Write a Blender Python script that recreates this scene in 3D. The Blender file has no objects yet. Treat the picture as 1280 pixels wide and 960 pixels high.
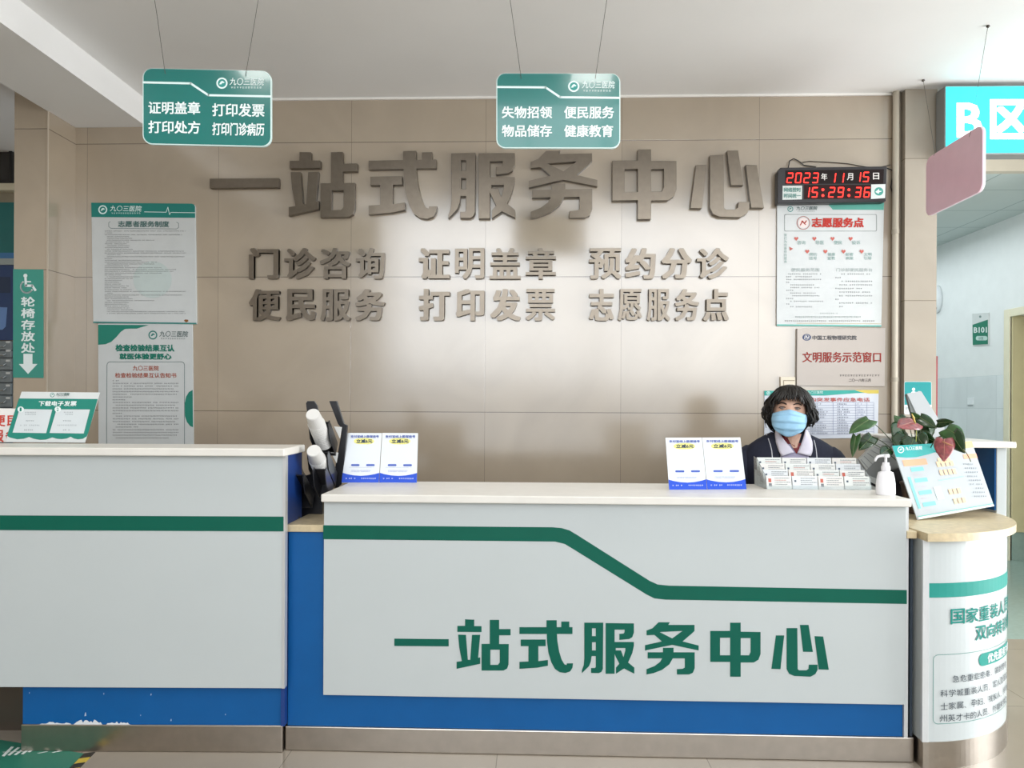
import bpy, bmesh, math, random
from mathutils import Vector, Matrix, noise
from mathutils.geometry import tessellate_polygon
random.seed(7)
SC = bpy.context.scene
COL = SC.collection
V = Vector
R = math.radians

# ------------------------------------------------------------------ camera
F = 925.0; PX, PY = 640.0, 505.0          # focal length and principal point in 1280x960 pixels
YAW, ROLL, EYE = R(1.8), 0.0045, 1.35
cd = bpy.data.cameras.new('camera'); cam = bpy.data.objects.new('camera', cd); COL.objects.link(cam)
cd.sensor_width = 36; cd.lens = F / 1280 * 36; cd.shift_y = (PY - 480) / 1280; cd.clip_start = .05
CR = Matrix.Rotation(YAW, 3, 'Z') @ Matrix.Rotation(R(90), 3, 'X') @ Matrix.Rotation(ROLL, 3, 'Z')
cam.matrix_world = Matrix.Translation((0, 0, EYE)) @ CR.to_4x4()
SC.camera = cam
CO = V((0, 0, EYE))
FWD = V((-math.sin(YAW), math.cos(YAW), 0)); RGT = V((math.cos(YAW), math.sin(YAW), 0))

# ------------------------------------------------------------------ light
SC.view_settings.view_transform = 'Standard'; SC.view_settings.look = 'None'
SC.view_settings.exposure = 0.13; SC.view_settings.gamma = 1; SC.view_settings.use_curve_mapping = False
W = bpy.data.worlds.new('overcast_sky'); SC.world = W; W.use_nodes = True
W.node_tree.nodes['Background'].inputs[0].default_value = (.86, .93, 1, 1)
W.node_tree.nodes['Background'].inputs[1].default_value = 1.3

def area(name, loc, aim, sx, sy, power, col=(1, 1, 1), spread=180):
    l = bpy.data.lights.new(name, 'AREA'); l.shape = 'RECTANGLE'; l.size = sx; l.size_y = sy
    l.energy = power; l.color = col; l.spread = R(spread)
    o = bpy.data.objects.new(name, l); COL.objects.link(o); o.location = loc
    o.rotation_euler = (V(aim) - V(loc)).to_track_quat('-Z', 'Z').to_euler(); return o
area('daylight_entrance', (1.4, -5.4, 4.1), (1.0, 4, 3.6), 8.4, 4.6, 400, (.95, .98, 1))   # sky through the tall glazed front of the atrium
area('daylight_side', (5.8, 2.4, 1.55), (2.0, 2.4, 2.7), 3.6, 2.3, 320, (.96, .985, 1))
area('corridor_light', (3.3, 8.2, 2.93), (3.3, 8.2, 0), .9, 4.5, 31, (.88, .96, 1))
for x_ in (-1.5, .3): area('ceiling_downlight', (x_, 2.35, 3.14), (x_, 2.35, 0), .22, .22, 5, (1, .97, .93), 150)

# ------------------------------------------------------------------ pixel helpers
def ray(px, py): return CR @ V(((px - PX) / F, -(py - PY) / F, -1))
def on(px, py, p0, n):
    d = ray(px, py); t = (V(p0) - CO).dot(n) / d.dot(n); return CO + d * t
def onY(px, py, y): return on(px, py, (0, y, 0), V((0, 1, 0)))
def onZ(px, py, z): return on(px, py, (0, 0, z), V((0, 0, 1)))
def onX(px, py, x): return on(px, py, (x, 0, 0), V((1, 0, 0)))
def dep(px, py, d): return CO + ray(px, py) * d

# ------------------------------------------------------------------ materials
def lin(h):
    h = h.lstrip('#'); o = []
    for i in (0, 2, 4):
        c = int(h[i:i + 2], 16) / 255; o.append(c / 12.92 if c <= .04045 else ((c + .055) / 1.055) ** 2.4)
    return o
MC = {}
def mat(h, rough=.5, metal=0., var=.03, coat=0., emit=0., scale=9., bump=0., spec=.5, name=None):
    key = (h, rough, metal, var, coat, emit, scale, bump, spec)
    if key in MC: return MC[key]
    m = bpy.data.materials.new(name or 'mat_' + h.strip('#')); m.use_nodes = True
    nt = m.node_tree; b = nt.nodes['Principled BSDF']; c = lin(h)
    b.inputs['Roughness'].default_value = rough; b.inputs['Metallic'].default_value = metal
    b.inputs['Coat Weight'].default_value = coat; b.inputs['Coat Roughness'].default_value = .06
    b.inputs['Specular IOR Level'].default_value = spec
    tc = nt.nodes.new('ShaderNodeTexCoord'); nz = nt.nodes.new('ShaderNodeTexNoise')
    nz.inputs['Scale'].default_value = scale; nz.inputs['Detail'].default_value = 4
    nt.links.new(tc.outputs['Object'], nz.inputs['Vector'])
    rp = nt.nodes.new('ShaderNodeValToRGB')
    rp.color_ramp.elements[0].position = .3; rp.color_ramp.elements[1].position = .7
    rp.color_ramp.elements[0].color = (*[x * (1 - var) for x in c], 1)
    rp.color_ramp.elements[1].color = (*[min(1, x * (1 + var)) for x in c], 1)
    nt.links.new(nz.outputs['Fac'], rp.inputs['Fac']); nt.links.new(rp.outputs['Color'], b.inputs['Base Color'])
    if emit:
        b.inputs['Emission Color'].default_value = (*c, 1); b.inputs['Emission Strength'].default_value = emit
    if bump:
        bp = nt.nodes.new('ShaderNodeBump'); bp.inputs['Strength'].default_value = bump; bp.inputs['Distance'].default_value = .01
        nt.links.new(nz.outputs['Fac'], bp.inputs['Height']); nt.links.new(bp.outputs['Normal'], b.inputs['Normal'])
    MC[key] = m; return m

def tiled(name, base, grout, pitch_u, pitch_v, u0, v0, axis, rough, var=.05, gap=.004, vein=.06):
    """stone tiles with thin joints; axis picks the two world axes that span the surface"""
    m = bpy.data.materials.new(name); m.use_nodes = True; nt = m.node_tree; b = nt.nodes['Principled BSDF']
    N = nt.nodes.new; L = nt.links.new
    g = N('ShaderNodeNewGeometry'); s = N('ShaderNodeSeparateXYZ'); L(g.outputs['Position'], s.inputs[0])
    def joint(out, p, o, k=1):
        a = N('ShaderNodeMath'); a.operation = 'SUBTRACT'; L(out, a.inputs[0]); a.inputs[1].default_value = o - 100 * p
        q = N('ShaderNodeMath'); q.operation = 'DIVIDE'; L(a.outputs[0], q.inputs[0]); q.inputs[1].default_value = p
        fr = N('ShaderNodeMath'); fr.operation = 'FRACT'; L(q.outputs[0], fr.inputs[0])
        pp = N('ShaderNodeMath'); pp.operation = 'PINGPONG'; L(q.outputs[0], pp.inputs[0]); pp.inputs[1].default_value = .5
        lt = N('ShaderNodeMath'); lt.operation = 'LESS_THAN'; L(pp.outputs[0], lt.inputs[0]); lt.inputs[1].default_value = gap * k / p / 2
        fl = N('ShaderNodeMath'); fl.operation = 'FLOOR'; L(q.outputs[0], fl.inputs[0])
        return lt.outputs[0], fl.outputs[0]
    j1, f1 = joint(s.outputs['XYZ'.index(axis[0])], pitch_u, u0, .45 if 'stone' in name else 1)
    j2, f2 = joint(s.outputs['XYZ'.index(axis[1])], pitch_v, v0)
    mx = N('ShaderNodeMath'); mx.operation = 'MAXIMUM'; L(j1, mx.inputs[0]); L(j2, mx.inputs[1])
    cb = N('ShaderNodeCombineXYZ'); L(f1, cb.inputs[0]); L(f2, cb.inputs[1])
    wn = N('ShaderNodeTexWhiteNoise'); L(cb.outputs[0], wn.inputs['Vector'])
    nz = N('ShaderNodeTexNoise'); nz.inputs['Scale'].default_value = 2.2; nz.inputs['Detail'].default_value = 6; nz.inputs['Distortion'].default_value = 1.2
    L(g.outputs['Position'], nz.inputs['Vector'])
    c = lin(base)
    mr = N('ShaderNodeMapRange'); L(wn.outputs['Value'], mr.inputs[0]); mr.inputs[3].default_value = 1 - var; mr.inputs[4].default_value = 1 + var
    mr2 = N('ShaderNodeMapRange'); L(nz.outputs['Fac'], mr2.inputs[0]); mr2.inputs[1].default_value = .3; mr2.inputs[2].default_value = .7
    mr2.inputs[3].default_value = 1 - vein; mr2.inputs[4].default_value = 1 + vein
    ml = N('ShaderNodeMath'); ml.operation = 'MULTIPLY'; L(mr.outputs[0], ml.inputs[0]); L(mr2.outputs[0], ml.inputs[1])
    vm = N('ShaderNodeVectorMath'); vm.operation = 'SCALE'; vm.inputs[0].default_value = c; L(ml.outputs[0], vm.inputs['Scale'])
    mix = N('ShaderNodeMix'); mix.data_type = 'RGBA'; L(mx.outputs[0], mix.inputs['Factor'])
    L(vm.outputs[0], mix.inputs['A']); mix.inputs['B'].default_value = (*lin(grout), 1)
    L(mix.outputs['Result'], b.inputs['Base Color']); b.inputs['Roughness'].default_value = rough; b.inputs['Specular IOR Level'].default_value = .95 if 'stone' in name else .5; b.inputs['IOR'].default_value = 1.75 if 'stone' in name else 1.5
    bp = N('ShaderNodeBump'); bp.inputs['Distance'].default_value = .003; bp.invert = True; bp.inputs['Strength'].default_value = .5
    L(mx.outputs[0], bp.inputs['Height']); L(bp.outputs['Normal'], b.inputs['Normal'])
    return m

TEAL = '#2f8f84'; GREEN = '#0c5c4b'; WHITE = '#e6e6e4'; INK = '#2a2a30'
M_tile = tiled('beige_stone_tile', '#a69783', '#6a5d4f', .797, .797, -.297, 2.098, 'XZ', .17)
M_tileY = tiled('beige_stone_tile_side', '#a69783', '#6a5d4f', .8, .797, 4.9, 2.098, 'YZ', .17)
M_pil = tiled('pale_pillar_tile', '#a2988a', '#7d7263', 9, .81, 20, 2.76, 'XZ', .25)
M_floor = tiled('polished_floor_tile', '#988f82', '#71695d', .8, .8, -.14, 2.6, 'XY', .14, .03, .003, .05)
M_corr = mat('#93a8a0', .22, 0, .05, scale=30)
M_plaster = mat('#efeeec', .8, 0, .015, scale=2.5)
M_white = mat('#bfc5c5', .32, 0, .012, coat=.25, scale=3)
M_lam = mat('#e3dfd7', .35, 0, .03, scale=14)
M_wood = mat('#cdbb98', .4, 0, .12, scale=40)
M_blue = mat('#0e5998', .4, 0, .04, spec=.3)
M_navy = mat('#173a7c', .4, 0, .05)
M_steel = mat('#b5aca2', .28, 1, .05, scale=24)
M_letter = mat('#776e63', .3, 1, .06, scale=30)
M_black = mat('#16161a', .35, 0, .1)
M_wire = mat('#5b5650', .5, .6)

# ------------------------------------------------------------------ mesh builder
class MB:
    def __init__(s): s.v = []; s.f = []; s.mi = []; s.mats = []
    def m(s, mt):
        if mt not in s.mats: s.mats.append(mt)
        return s.mats.index(mt)
    def face(s, pts, mt):
        i = len(s.v); s.v += [V(p) for p in pts]; s.f.append(tuple(range(i, i + len(pts)))); s.mi.append(s.m(mt))
    def mesh(s, vs, fs, mt):
        i = len(s.v); k = s.m(mt); s.v += [V(p) for p in vs]
        for f in fs: s.f.append(tuple(a + i for a in f)); s.mi.append(k)
    def box(s, lo, hi, mt, X=None):
        x0, y0, z0 = lo; x1, y1, z1 = hi
        p = [V(q) for q in ((x0,y0,z0),(x1,y0,z0),(x1,y1,z0),(x0,y1,z0),(x0,y0,z1),(x1,y0,z1),(x1,y1,z1),(x0,y1,z1))]
        if X is not None: p = [X @ q for q in p]
        s.mesh(p, [(0,3,2,1),(4,5,6,7),(0,1,5,4),(1,2,6,5),(2,3,7,6),(3,0,4,7)], mt); return s
    def tube(s, path, rad, mt, seg=8, cap=True, flat=1.0):
        path = [V(p) for p in path]; n = len(path)
        rad = rad if isinstance(rad, (list, tuple)) else [rad] * n
        up = None; vs = []; fs = []
        for i, p in enumerate(path):
            d = (path[min(i + 1, n - 1)] - path[max(i - 1, 0)]).normalized()
            if up is None: up = d.orthogonal().normalized()
            up = (up - d * up.dot(d)); up = up.normalized() if up.length > 1e-6 else d.orthogonal().normalized()
            q = d.cross(up)
            for k in range(seg):
                a = 2 * math.pi * k / seg; vs.append(p + (up * math.cos(a) * flat + q * math.sin(a)) * rad[i])
        for i in range(n - 1):
            for k in range(seg):
                fs.append((i * seg + k, i * seg + (k + 1) % seg, (i + 1) * seg + (k + 1) % seg, (i + 1) * seg + k))
        if cap: fs += [tuple(range(seg))[::-1], tuple((n - 1) * seg + k for k in range(seg))]
        s.mesh(vs, fs, mt); return s
    def lathe(s, prof, mt, X=None, seg=28, caps=True):
        vs = []; fs = []; n = len(prof)
        for r, z in prof:
            for k in range(seg):
                a = 2 * math.pi * k / seg; p = V((r * math.cos(a), r * math.sin(a), z)); vs.append(X @ p if X is not None else p)
        for i in range(n - 1):
            for k in range(seg): fs.append((i * seg + k, i * seg + (k + 1) % seg, (i + 1) * seg + (k + 1) % seg, (i + 1) * seg + k))
        if caps: fs += [tuple(range(seg))[::-1], tuple((n - 1) * seg + k for k in range(seg))]
        s.mesh(vs, fs, mt); return s
    def grid(s, fn, nu, nv, mt, wrap=False):
        vs = [fn(i / (nu if wrap else nu - 1), j / (nv - 1)) for j in range(nv) for i in range(nu)]; fs = []
        for j in range(nv - 1):
            for i in range(nu if wrap else nu - 1):
                a = j * nu + i; b = j * nu + (i + 1) % nu; fs.append((a, b, b + nu, a + nu))
        s.mesh(vs, fs, mt); return s
    def prism(s, face, outer, n0, n1, mt, holes=()):
        """outline(s) in the face's (u,v) metres, extruded from n0 to n1 along its normal"""
        loops = [list(outer)] + [list(h) for h in holes]
        flat = [p for l in loops for p in l]
        tris = tessellate_polygon([[V((p[0], p[1], 0)) for p in l] for l in loops])
        A = [face.P(p[0], p[1], n1) for p in flat]; B = [face.P(p[0], p[1], n0) for p in flat]
        N = len(flat); fs = []
        for t in tris:
            a, b, c = t
            area2 = (flat[b][0]-flat[a][0])*(flat[c][1]-flat[a][1])-(flat[b][1]-flat[a][1])*(flat[c][0]-flat[a][0])
            if area2 < 0: t = (a, c, b)
            fs.append(tuple(t)); fs.append(tuple(i + N for i in reversed(t)))
        o = 0
        for li, l in enumerate(loops):
            n = len(l); ar = sum(l[i][0]*l[(i+1)%n][1]-l[(i+1)%n][0]*l[i][1] for i in range(n))
            ccw = (ar > 0) == (li == 0)
            for i in range(n):
                a, b = o + i, o + (i + 1) % n
                fs.append((a, a + N, b + N, b) if ccw else (b, b + N, a + N, a))
            o += n
        s.mesh(A + B, fs, mt); return s
    def build(s, name, parent=None, smooth=False, bevel=0., subsurf=0, solid=0.):
        me = bpy.data.meshes.new(name); o0 = parent_loc(parent)
        me.from_pydata([tuple(p - o0) for p in s.v], [], s.f)
        for m_ in s.mats: me.materials.append(m_)
        me.polygons.foreach_set('material_index', s.mi)
        if smooth: me.polygons.foreach_set('use_smooth', [True] * len(me.polygons))
        me.update(); o = bpy.data.objects.new(name, me); COL.objects.link(o)
        if parent: o.parent = parent
        if solid: md = o.modifiers.new('solid', 'SOLIDIFY'); md.thickness = solid; md.offset = 0
        if bevel:
            md = o.modifiers.new('bevel', 'BEVEL'); md.width = bevel; md.segments = 2; md.limit_method = 'ANGLE'; md.angle_limit = R(40)
        if subsurf: md = o.modifiers.new('sub', 'SUBSURF'); md.levels = subsurf; md.render_levels = subsurf
        return o
def parent_loc(p):
    t = V((0, 0, 0))
    while p is not None: t = t + p.location; p = p.parent
    return t
def box(name, lo, hi, mt, parent=None, bevel=0., X=None): return MB().box(lo, hi, mt, X).build(name, parent, bevel=bevel)

def thing(name, label, cat, loc=(0, 0, 0), group=None):
    o = bpy.data.objects.new(name, None); COL.objects.link(o); o.location = loc; o.empty_display_size = .05
    return tag(o, label, cat, group)
def tag(o, label, cat, group=None, kind=None):
    o['label'] = label; o['category'] = cat
    if group: o['group'] = group
    if kind: o['kind'] = kind
    return o
def struct(o): o['kind'] = 'structure'; return o

# ------------------------------------------------------------------ faces: flat places to draw on
class Face:
    def __init__(s, O, u, v): s.O = V(O); s.u = V(u).normalized(); s.v = V(v); s.v = (s.v - s.u * s.u.dot(s.v)).normalized(); s.n = s.u.cross(s.v)
    def P(s, a, b, c=0): return s.O + s.u * a + s.v * b + s.n * c
    def uv(s, px, py): p = on(px, py, s.O, s.n) - s.O; return (p.dot(s.u), p.dot(s.v))
    def W(s, px, py, c): a, b = s.uv(px, py); return s.P(a, b, c)
    def poly(s, pts): return [s.uv(*p) for p in pts]
def wallface(y): return Face((0, y, 0), (1, 0, 0), (0, 0, 1))
def quad(tl, tr, br, bl, depth_bl):
    """the flat parallelogram board whose corners are seen at these pixels"""
    r = [ray(*p) for p in (tl, tr, br)]; b = ray(*bl) * depth_bl
    # d0*tl + d2*br - d1*tr = bl
    A = Matrix(((r[0].x, -r[1].x, r[2].x), (r[0].y, -r[1].y, r[2].y), (r[0].z, -r[1].z, r[2].z)))
    d = A.inverted() @ b
    P = [CO + r[0] * d[0], CO + r[1] * d[1], CO + r[2] * d[2], CO + b]
    f = Face(P[3], P[2] - P[3], P[0] - P[3]); f.c = P; return f
def rr(x0, y0, x1, y1, r, seg=5, corners=(1, 1, 1, 1)):
    """rounded rectangle outline (y down): corners tl,tr,br,bl"""
    o = []
    for (cx, cy, a0, k) in ((x0 + r, y0 + r, 180, 0), (x1 - r, y0 + r, 270, 1), (x1 - r, y1 - r, 0, 2), (x0 + r, y1 - r, 90, 3)):
        if r <= 0 or not corners[k]:
            o.append(((x0, y0), (x1, y0), (x1, y1), (x0, y1))[k]); continue
        for i in range(seg + 1):
            a = R(a0 + 90 * i / seg); o.append((cx + r * math.cos(a), cy + r * math.sin(a)))
    return o
def circ(cx, cy, r, ry=None, n=24): return [(cx + r * math.cos(2 * math.pi * i / n), cy + (ry or r) * math.sin(2 * math.pi * i / n)) for i in range(n)]

GC = {}
def glyphs(text):
    """the letters of a string as a flat mesh, its ink box scaled to 0..1"""
    if text in GC: return GC[text]
    c = bpy.data.curves.new('t', 'FONT'); c.body = text; c.size = 1; c.resolution_u = 2
    o = bpy.data.objects.new('t', c); COL.objects.link(o); dg = bpy.context.evaluated_depsgraph_get(); dg.update()
    me = bpy.data.meshes.new_from_object(o.evaluated_get(dg), depsgraph=dg)
    vs = [v.co.copy() for v in me.vertices]; fs = [tuple(p.vertices) for p in me.polygons]
    bpy.data.objects.remove(o); bpy.data.curves.remove(c); bpy.data.meshes.remove(me)
    xs = [v.x for v in vs]; ys = [v.y for v in vs]
    x0, x1, y0, y1 = min(xs), max(xs), min(ys), max(ys)
    GC[text] = ([((v.x - x0) / max(1e-6, x1 - x0), (v.y - y0) / max(1e-6, y1 - y0)) for v in vs], fs); return GC[text]
OFF8 = [(math.cos(a), math.sin(a)) for a in [i * math.pi / 4 for i in range(8)]]
OFFQ = [(1, 1), (1, 0), (1, -1), (0, -1), (-1, -1), (-1, 0), (-1, 1), (0, 1)]
OFF4 = [(1, 0), (-1, 0), (0, 1), (0, -1)]

class Art:
    """printing on a face; every shape is given by the pixels of the photograph and lands on the real surface"""
    def __init__(s, face, base=0.0): s.f = face; s.a = MB(); s.t = MB(); s.lines = []; s.b = base; s.k = 0
    def z(s, step=.0003): s.k += 1; return s.b + .0004 + s.k * step * .25
    def poly(s, pts, col, rough=.4):
        h = s.z(); m = mat(col, rough, spec=.2) if isinstance(col, str) else col
        uv = s.f.poly(pts); tr = tessellate_polygon([[V((a, b, 0)) for a, b in uv]])
        fs = []
        for t in tr:
            a, b, c = t
            if (uv[b][0]-uv[a][0])*(uv[c][1]-uv[a][1])-(uv[b][1]-uv[a][1])*(uv[c][0]-uv[a][0]) < 0: t = (a, c, b)
            fs.append(tuple(t))
        s.a.mesh([s.f.P(a, b, h) for a, b in uv], fs, m); return s
    def rect(s, x0, y0, x1, y1, col, r=0, corners=(1,1,1,1)): return s.poly(rr(x0, y0, x1, y1, r, corners=corners), col)
    def line(s, pts, w, col):
        m = mat(col, .45, spec=.2); h = s.z()
        for (x0, y0), (x1, y1) in zip(pts, pts[1:]):
            d = V((x1 - x0, y1 - y0)); L = d.length
            if L < 1e-6: continue
            d /= L; n = V((-d.y, d.x)) * w / 2; e = d * w * .25
            q = [(x0 - e.x + n.x, y0 - e.y + n.y), (x1 + e.x + n.x, y1 + e.y + n.y), (x1 + e.x - n.x, y1 + e.y - n.y), (x0 - e.x - n.x, y0 - e.y - n.y)]
            s.a.face([s.f.W(*p, h) for p in q], m)
        return s
    def ring(s, cx, cy, r, w, col, n=28): return s.line([(cx + r*math.cos(2*math.pi*i/n), cy + r*math.sin(2*math.pi*i/n)) for i in range(n + 1)], w, col)
    def text(s, t, x0, y0, x1, y1, col, bold=0., dy=0., shear=0., mt=None, h=None):
        """dy: how much lower the right end sits"""
        vs, fs = glyphs(t); m = mt or mat(col, .45, spec=.2); h = s.b + .0018 + s.k * .00005 if h is None else h
        offs = [(0, 0)] + ([(a * bold, b * bold * .8) for a, b in (OFFQ if bold > .3 else OFF4)] if bold else [])
        T = s.t
        if y1 - y0 > 5.5 and len(t) > 1: T = MB(); s.lines.append(T)
        for k, (ox, oy) in enumerate(offs):
            P = []
            for a, b in vs:
                P.append(s.f.W(x0 + bold + a * (x1 - x0 - 2 * bold) + ox + shear * b, y1 - bold - b * (y1 - y0 - 2 * bold) + oy + dy * a, h - k * .00006))
            T.mesh(P, fs, m)
        return s
    def micro(s, x0, y0, x1, rows, pitch, ch, col, fill=None, ind=0., seed=1, gap=1.25):
        """paragraph print too small to read in the photograph: one small mark per character"""
        rg = random.Random(seed); m = mat(col, .5); h = s.z()
        for r_ in range(rows):
            y = y0 + r_ * pitch; xe = x0 + (x1 - x0) * (fill[r_ % len(fill)] if fill else rg.choice((1, 1, 1, .97, .6, .45)))
            x = x0 + (ind if rg.random() < .3 else 0)
            while x + ch * .8 < xe:
                if rg.random() < .94:
                    k = rg.random()
                    for (a, b, c, d) in (((0, .1, .85, .28), (.1, .45, .75, .6), (.3, .1, .48, .95)) if k < .5 else ((0, .0, .2, 1), (.3, .15, .85, .32), (.35, .65, .85, .82))):
                        s.a.face([s.f.W(*p, h) for p in ((x + a*ch, y + d*ch), (x + c*ch, y + d*ch), (x + c*ch, y + b*ch), (x + a*ch, y + b*ch))], m)
                x += ch * gap
        return s
    def logo(s, cx, cy, r, col, bg, tx0=None, tx1=None, dy=0., sub=True, tcol=None):
        """round hospital emblem with the name beside it"""
        s.poly(circ(cx, cy, r), col); s.poly(circ(cx, cy, r * .72), bg)
        s.poly([(cx - r*.5, cy + r*.22), (cx - r*.2, cy - r*.3), (cx + r*.1, cy - r*.42), (cx + r*.5, cy - r*.12), (cx + r*.28, cy + r*.02), (cx + r*.05, cy - r*.02), (cx - r*.1, cy + r*.22)], col)
        if tx0:
            s.text('九〇三医院', tx0, cy - r * .95, tx1, cy + r * (.38 if sub else .8), tcol or col, .12, dy, shear=1.)
            if sub: s.micro(tx0 + 2, cy + r * .62, tx1 - 1, 1, 3, r * .34, tcol or col, [1], seed=3, gap=1.5)
        return s
    def build(s, root, parent=None):
        if s.a.f: s.a.build('printed_artwork', root)
        for T in s.lines + ([s.t] if s.t.f else []): T.build('lettering', root)

def board(name, label, cat, face, outline_px, thick, mt, group=None, back=0.0, part='panel', edge=None, base_px=None):
    """a flat panel: root Empty at its lower edge + the panel itself; front face at normal offset back+thick"""
    uv = face.poly(outline_px)
    bx = sum(p[0] for p in uv) / len(uv); by = min(p[1] for p in uv)
    root = thing(name, label, cat, face.P(bx, by, back), group)
    b = MB(); b.prism(face, uv, back, back + thick, mt)
    b.build(part, root, bevel=min(.0012, thick * .2))
    return root, Art(face, back + thick)

# ================================================================== SETTING
YW = 4.35; ZC = 3.156; YE = 1.9; ZA = 6.6     # wall plane, low ceiling, its front edge, atrium height
struct(box('floor', (-6, -5.4, -.1), (6, 4.38, 0), M_floor))
struct(box('floor_corridor', (2.2, 4.38, -.1), (6, 12.2, 0.001), M_corr))
struct(box('floor_annex', (-6, 4.38, -.1), (2.2, 6.2, 0), M_floor))
struct(box('ceiling', (-2.5, YE, ZC), (6, 5.36, ZC + .12), M_plaster))
struct(box('ceiling_annex', (-6, YE, ZC + .02), (-2.5, 6.2, ZC + .14), M_plaster))
struct(box('ceiling_beam', (-2.765, YE, 2.995), (-2.325, YW, ZC + .1), M_plaster))
struct(box('wall_back', (-2.765, YW, 0), (2.09, YW + .15, ZC + .1), M_tile))
pl = MB(); pl.box((-2.955, 4.1, 0), (-2.76, YW + .15, ZC + .1), M_tileY)
pl.f = pl.f; o = pl.build('wall_pier_left'); o.data.materials.append(M_tile)
for p in o.data.polygons:
    if abs(p.normal.y) > .5: p.material_index = 1
struct(o)
struct(box('wall_pillar_right', (2.103, 4.29, 0), (2.282, 4.75, ZC + .05), M_pil))
struct(box('corner_highlight', (-2.764, 4.097, 0), (-2.758, 4.104, 2.995), mat('#b9ac9a', .4)))  # pale strip: the thin highlight on the pier's edge, put into colour
struct(box('trim_ceiling', (-2.325, YW - .012, ZC - .012), (2.09, YW, ZC + .01), mat('#e8e4de', .7)))
# annex to the left, behind the pier
struct(box('wall_annex', (-6, 6.0, 0), (-2.76, 6.15, ZC + .1), mat('#b7a894', .5)))
struct(box('wall_left', (-6.1, -5.4, 0), (-5.95, 6.1, ZA), mat('#b9aa97', .5)))
# the corridor to the right
M_cw = mat('#e6e9e8', .5, 0, .02); M_cd = tiled('corridor_wall_tile', '#dde3e4', '#c3cccd', .45, .3, 5, 1.63, 'YZ', .25, .02)
XR = 4.15
cw = MB()
for lo, hi, mm in (((XR, 6.6, 1.63), (XR + .25, 12.2, 3.1), M_cw), ((XR, 6.6, .25), (XR + .245, 12.2, 1.63), M_cd), ((XR, 5.5, 2.15), (XR + .25, 6.6, 3.1), M_cw),
                   ((XR, 4.38, 0), (XR + .25, 5.5, 3.1), M_cw), ((XR + .005, 6.6, 0), (XR + .24, 12.2, .25), M_corr)):
    cw.box(lo, hi, mm)
struct(cw.build('wall_right'))
struct(box('wall_corridor_end', (2.2, 12.1, 0), (XR + .3, 12.3, 3.1), M_cw))
struct(box('wall_corridor_left', (2.2, 4.75, 0), (2.3, 12.2, 3.1), M_cw))
M_grid = tiled('dropped_ceiling_panel', '#c9d4d2', '#9fb0af', .6, .6, .3, .36, 'XY', .6, .01, .012, .01)
struct(box('ceiling_corridor', (2.25, 5.36, 3.0), (XR + .3, 12.2, 3.1), M_grid))
bk = box('wall_bulkhead', (2.3, 5.3, 3.0), (5.5, 5.36, ZC + .1), mat('#cfc6b4', .6)); struct(bk)
struct(MB().box((XR - .012, 6.6, 0), (XR + .02, 6.68, 2.2), mat('#e6e0c6', .45)).box((XR - .011, 5.4, 2.13), (XR + .02, 6.599, 2.2), mat('#e6e0c6', .45))
       .box((XR + .005, 6.585, .25), (XR + .25, 6.6, 2.14), mat('#cfc49c', .5)).build('trim_door', bevel=.004))
dr = MB().box((XR + .235, 5.5, .02), (XR + .275, 6.585, 2.14), mat('#d6cba6', .45)); dr = dr.build('door_1', bevel=.003); struct(dr)
# hall behind the camera: the glazed entrance that the light comes through
M_al = mat('#8d9092', .35, .8)
hb = MB(); hb.box((-6, -5.2, 0), (-3.0, -5.05, ZA), M_plaster)
struct(hb.build('wall_front'))
struct(box('wall_fascia', (-6, YE, ZC + .1), (6, YE + .1, ZA), M_plaster)); struct(box('ceiling_atrium', (-6, -5.4, ZA), (6, YE + .1, ZA + .1), M_plaster))
wf = MB()
for x in (-3.0, -1.6, -.15, 1.0, 1.1, 2.55, 4.0, 5.54): wf.box((x, -5.15, 0), (x + .06, -5.08, ZA), M_al)
for z in (0.0, 2.3, 3.2, 4.9, 6.5): wf.box((-3.0, -5.15, z), (5.6, -5.08, z + .06), M_al)
struct(wf.build('window_1'))
struct(MB().box((5.6, -5.05, 0), (5.75, 5.5, .6), M_plaster).box((5.6, -5.05, 2.9), (5.75, 5.5, ZC + .05), M_plaster).box((5.6, -5.05, .6), (5.75, .5, 2.95), M_plaster)
       .box((5.6, 4.3, .6), (5.75, 5.5, 2.95), M_plaster).box((5.6, -5.05, ZC), (5.75, YE + .1, ZA), M_plaster).build('wall_hall_right'))
wf = MB()
for y in (.5, 1.75, 3.0, 4.24): wf.box((5.62, y, .6), (5.7, y + .06, 2.9), M_al)
struct(wf.build('window_2'))

# ================================================================== LEFT DESK
LD = Face(CO - V((0, 0, EYE)) + FWD * 2.82, RGT, (0, 0, 1))          # front plane of its white panel
def ldX(u, d, z): return LD.P(u, z, -d)                               # d metres behind the front plane
def lbox(mb, u0, u1, d0, d1, z0, z1, m_):
    p = [ldX(u, d, z) for z in (z0, z1) for (u, d) in ((u0, d0), (u1, d0), (u1, d1), (u0, d1))]
    mb.mesh(p, [(0,3,2,1),(4,5,6,7),(0,1,5,4),(1,2,6,5),(2,3,7,6),(3,0,4,7)], m_); return mb
ld = thing('reception_desk', 'tall white reception desk with one straight green stripe and scuffed blue base', 'desk', ldX(-1.6, .15, 0))
zt = 1.178
lbox(MB(), -2.9, -.858, -.03, .25, zt - .03, zt, M_lam).build('counter_top', ld, bevel=.004)
fp = lbox(MB(), -2.9, -.868, 0, .025, .262, zt - .03, M_white).build('front_panel', ld, bevel=.002)
a = Art(LD); a.b = 0
z0, z1 = LD.uv(200, 663.5)[1], LD.uv(200, 645)[1]
sb = MB(); sb.face([LD.P(-2.9, z0, .0012), LD.P(-.868, z0, .0012), LD.P(-.868, z1, .0012), LD.P(-2.9, z1, .0012)], mat(GREEN, .4, spec=.2)); sb.build('stripe', fp)
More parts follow.
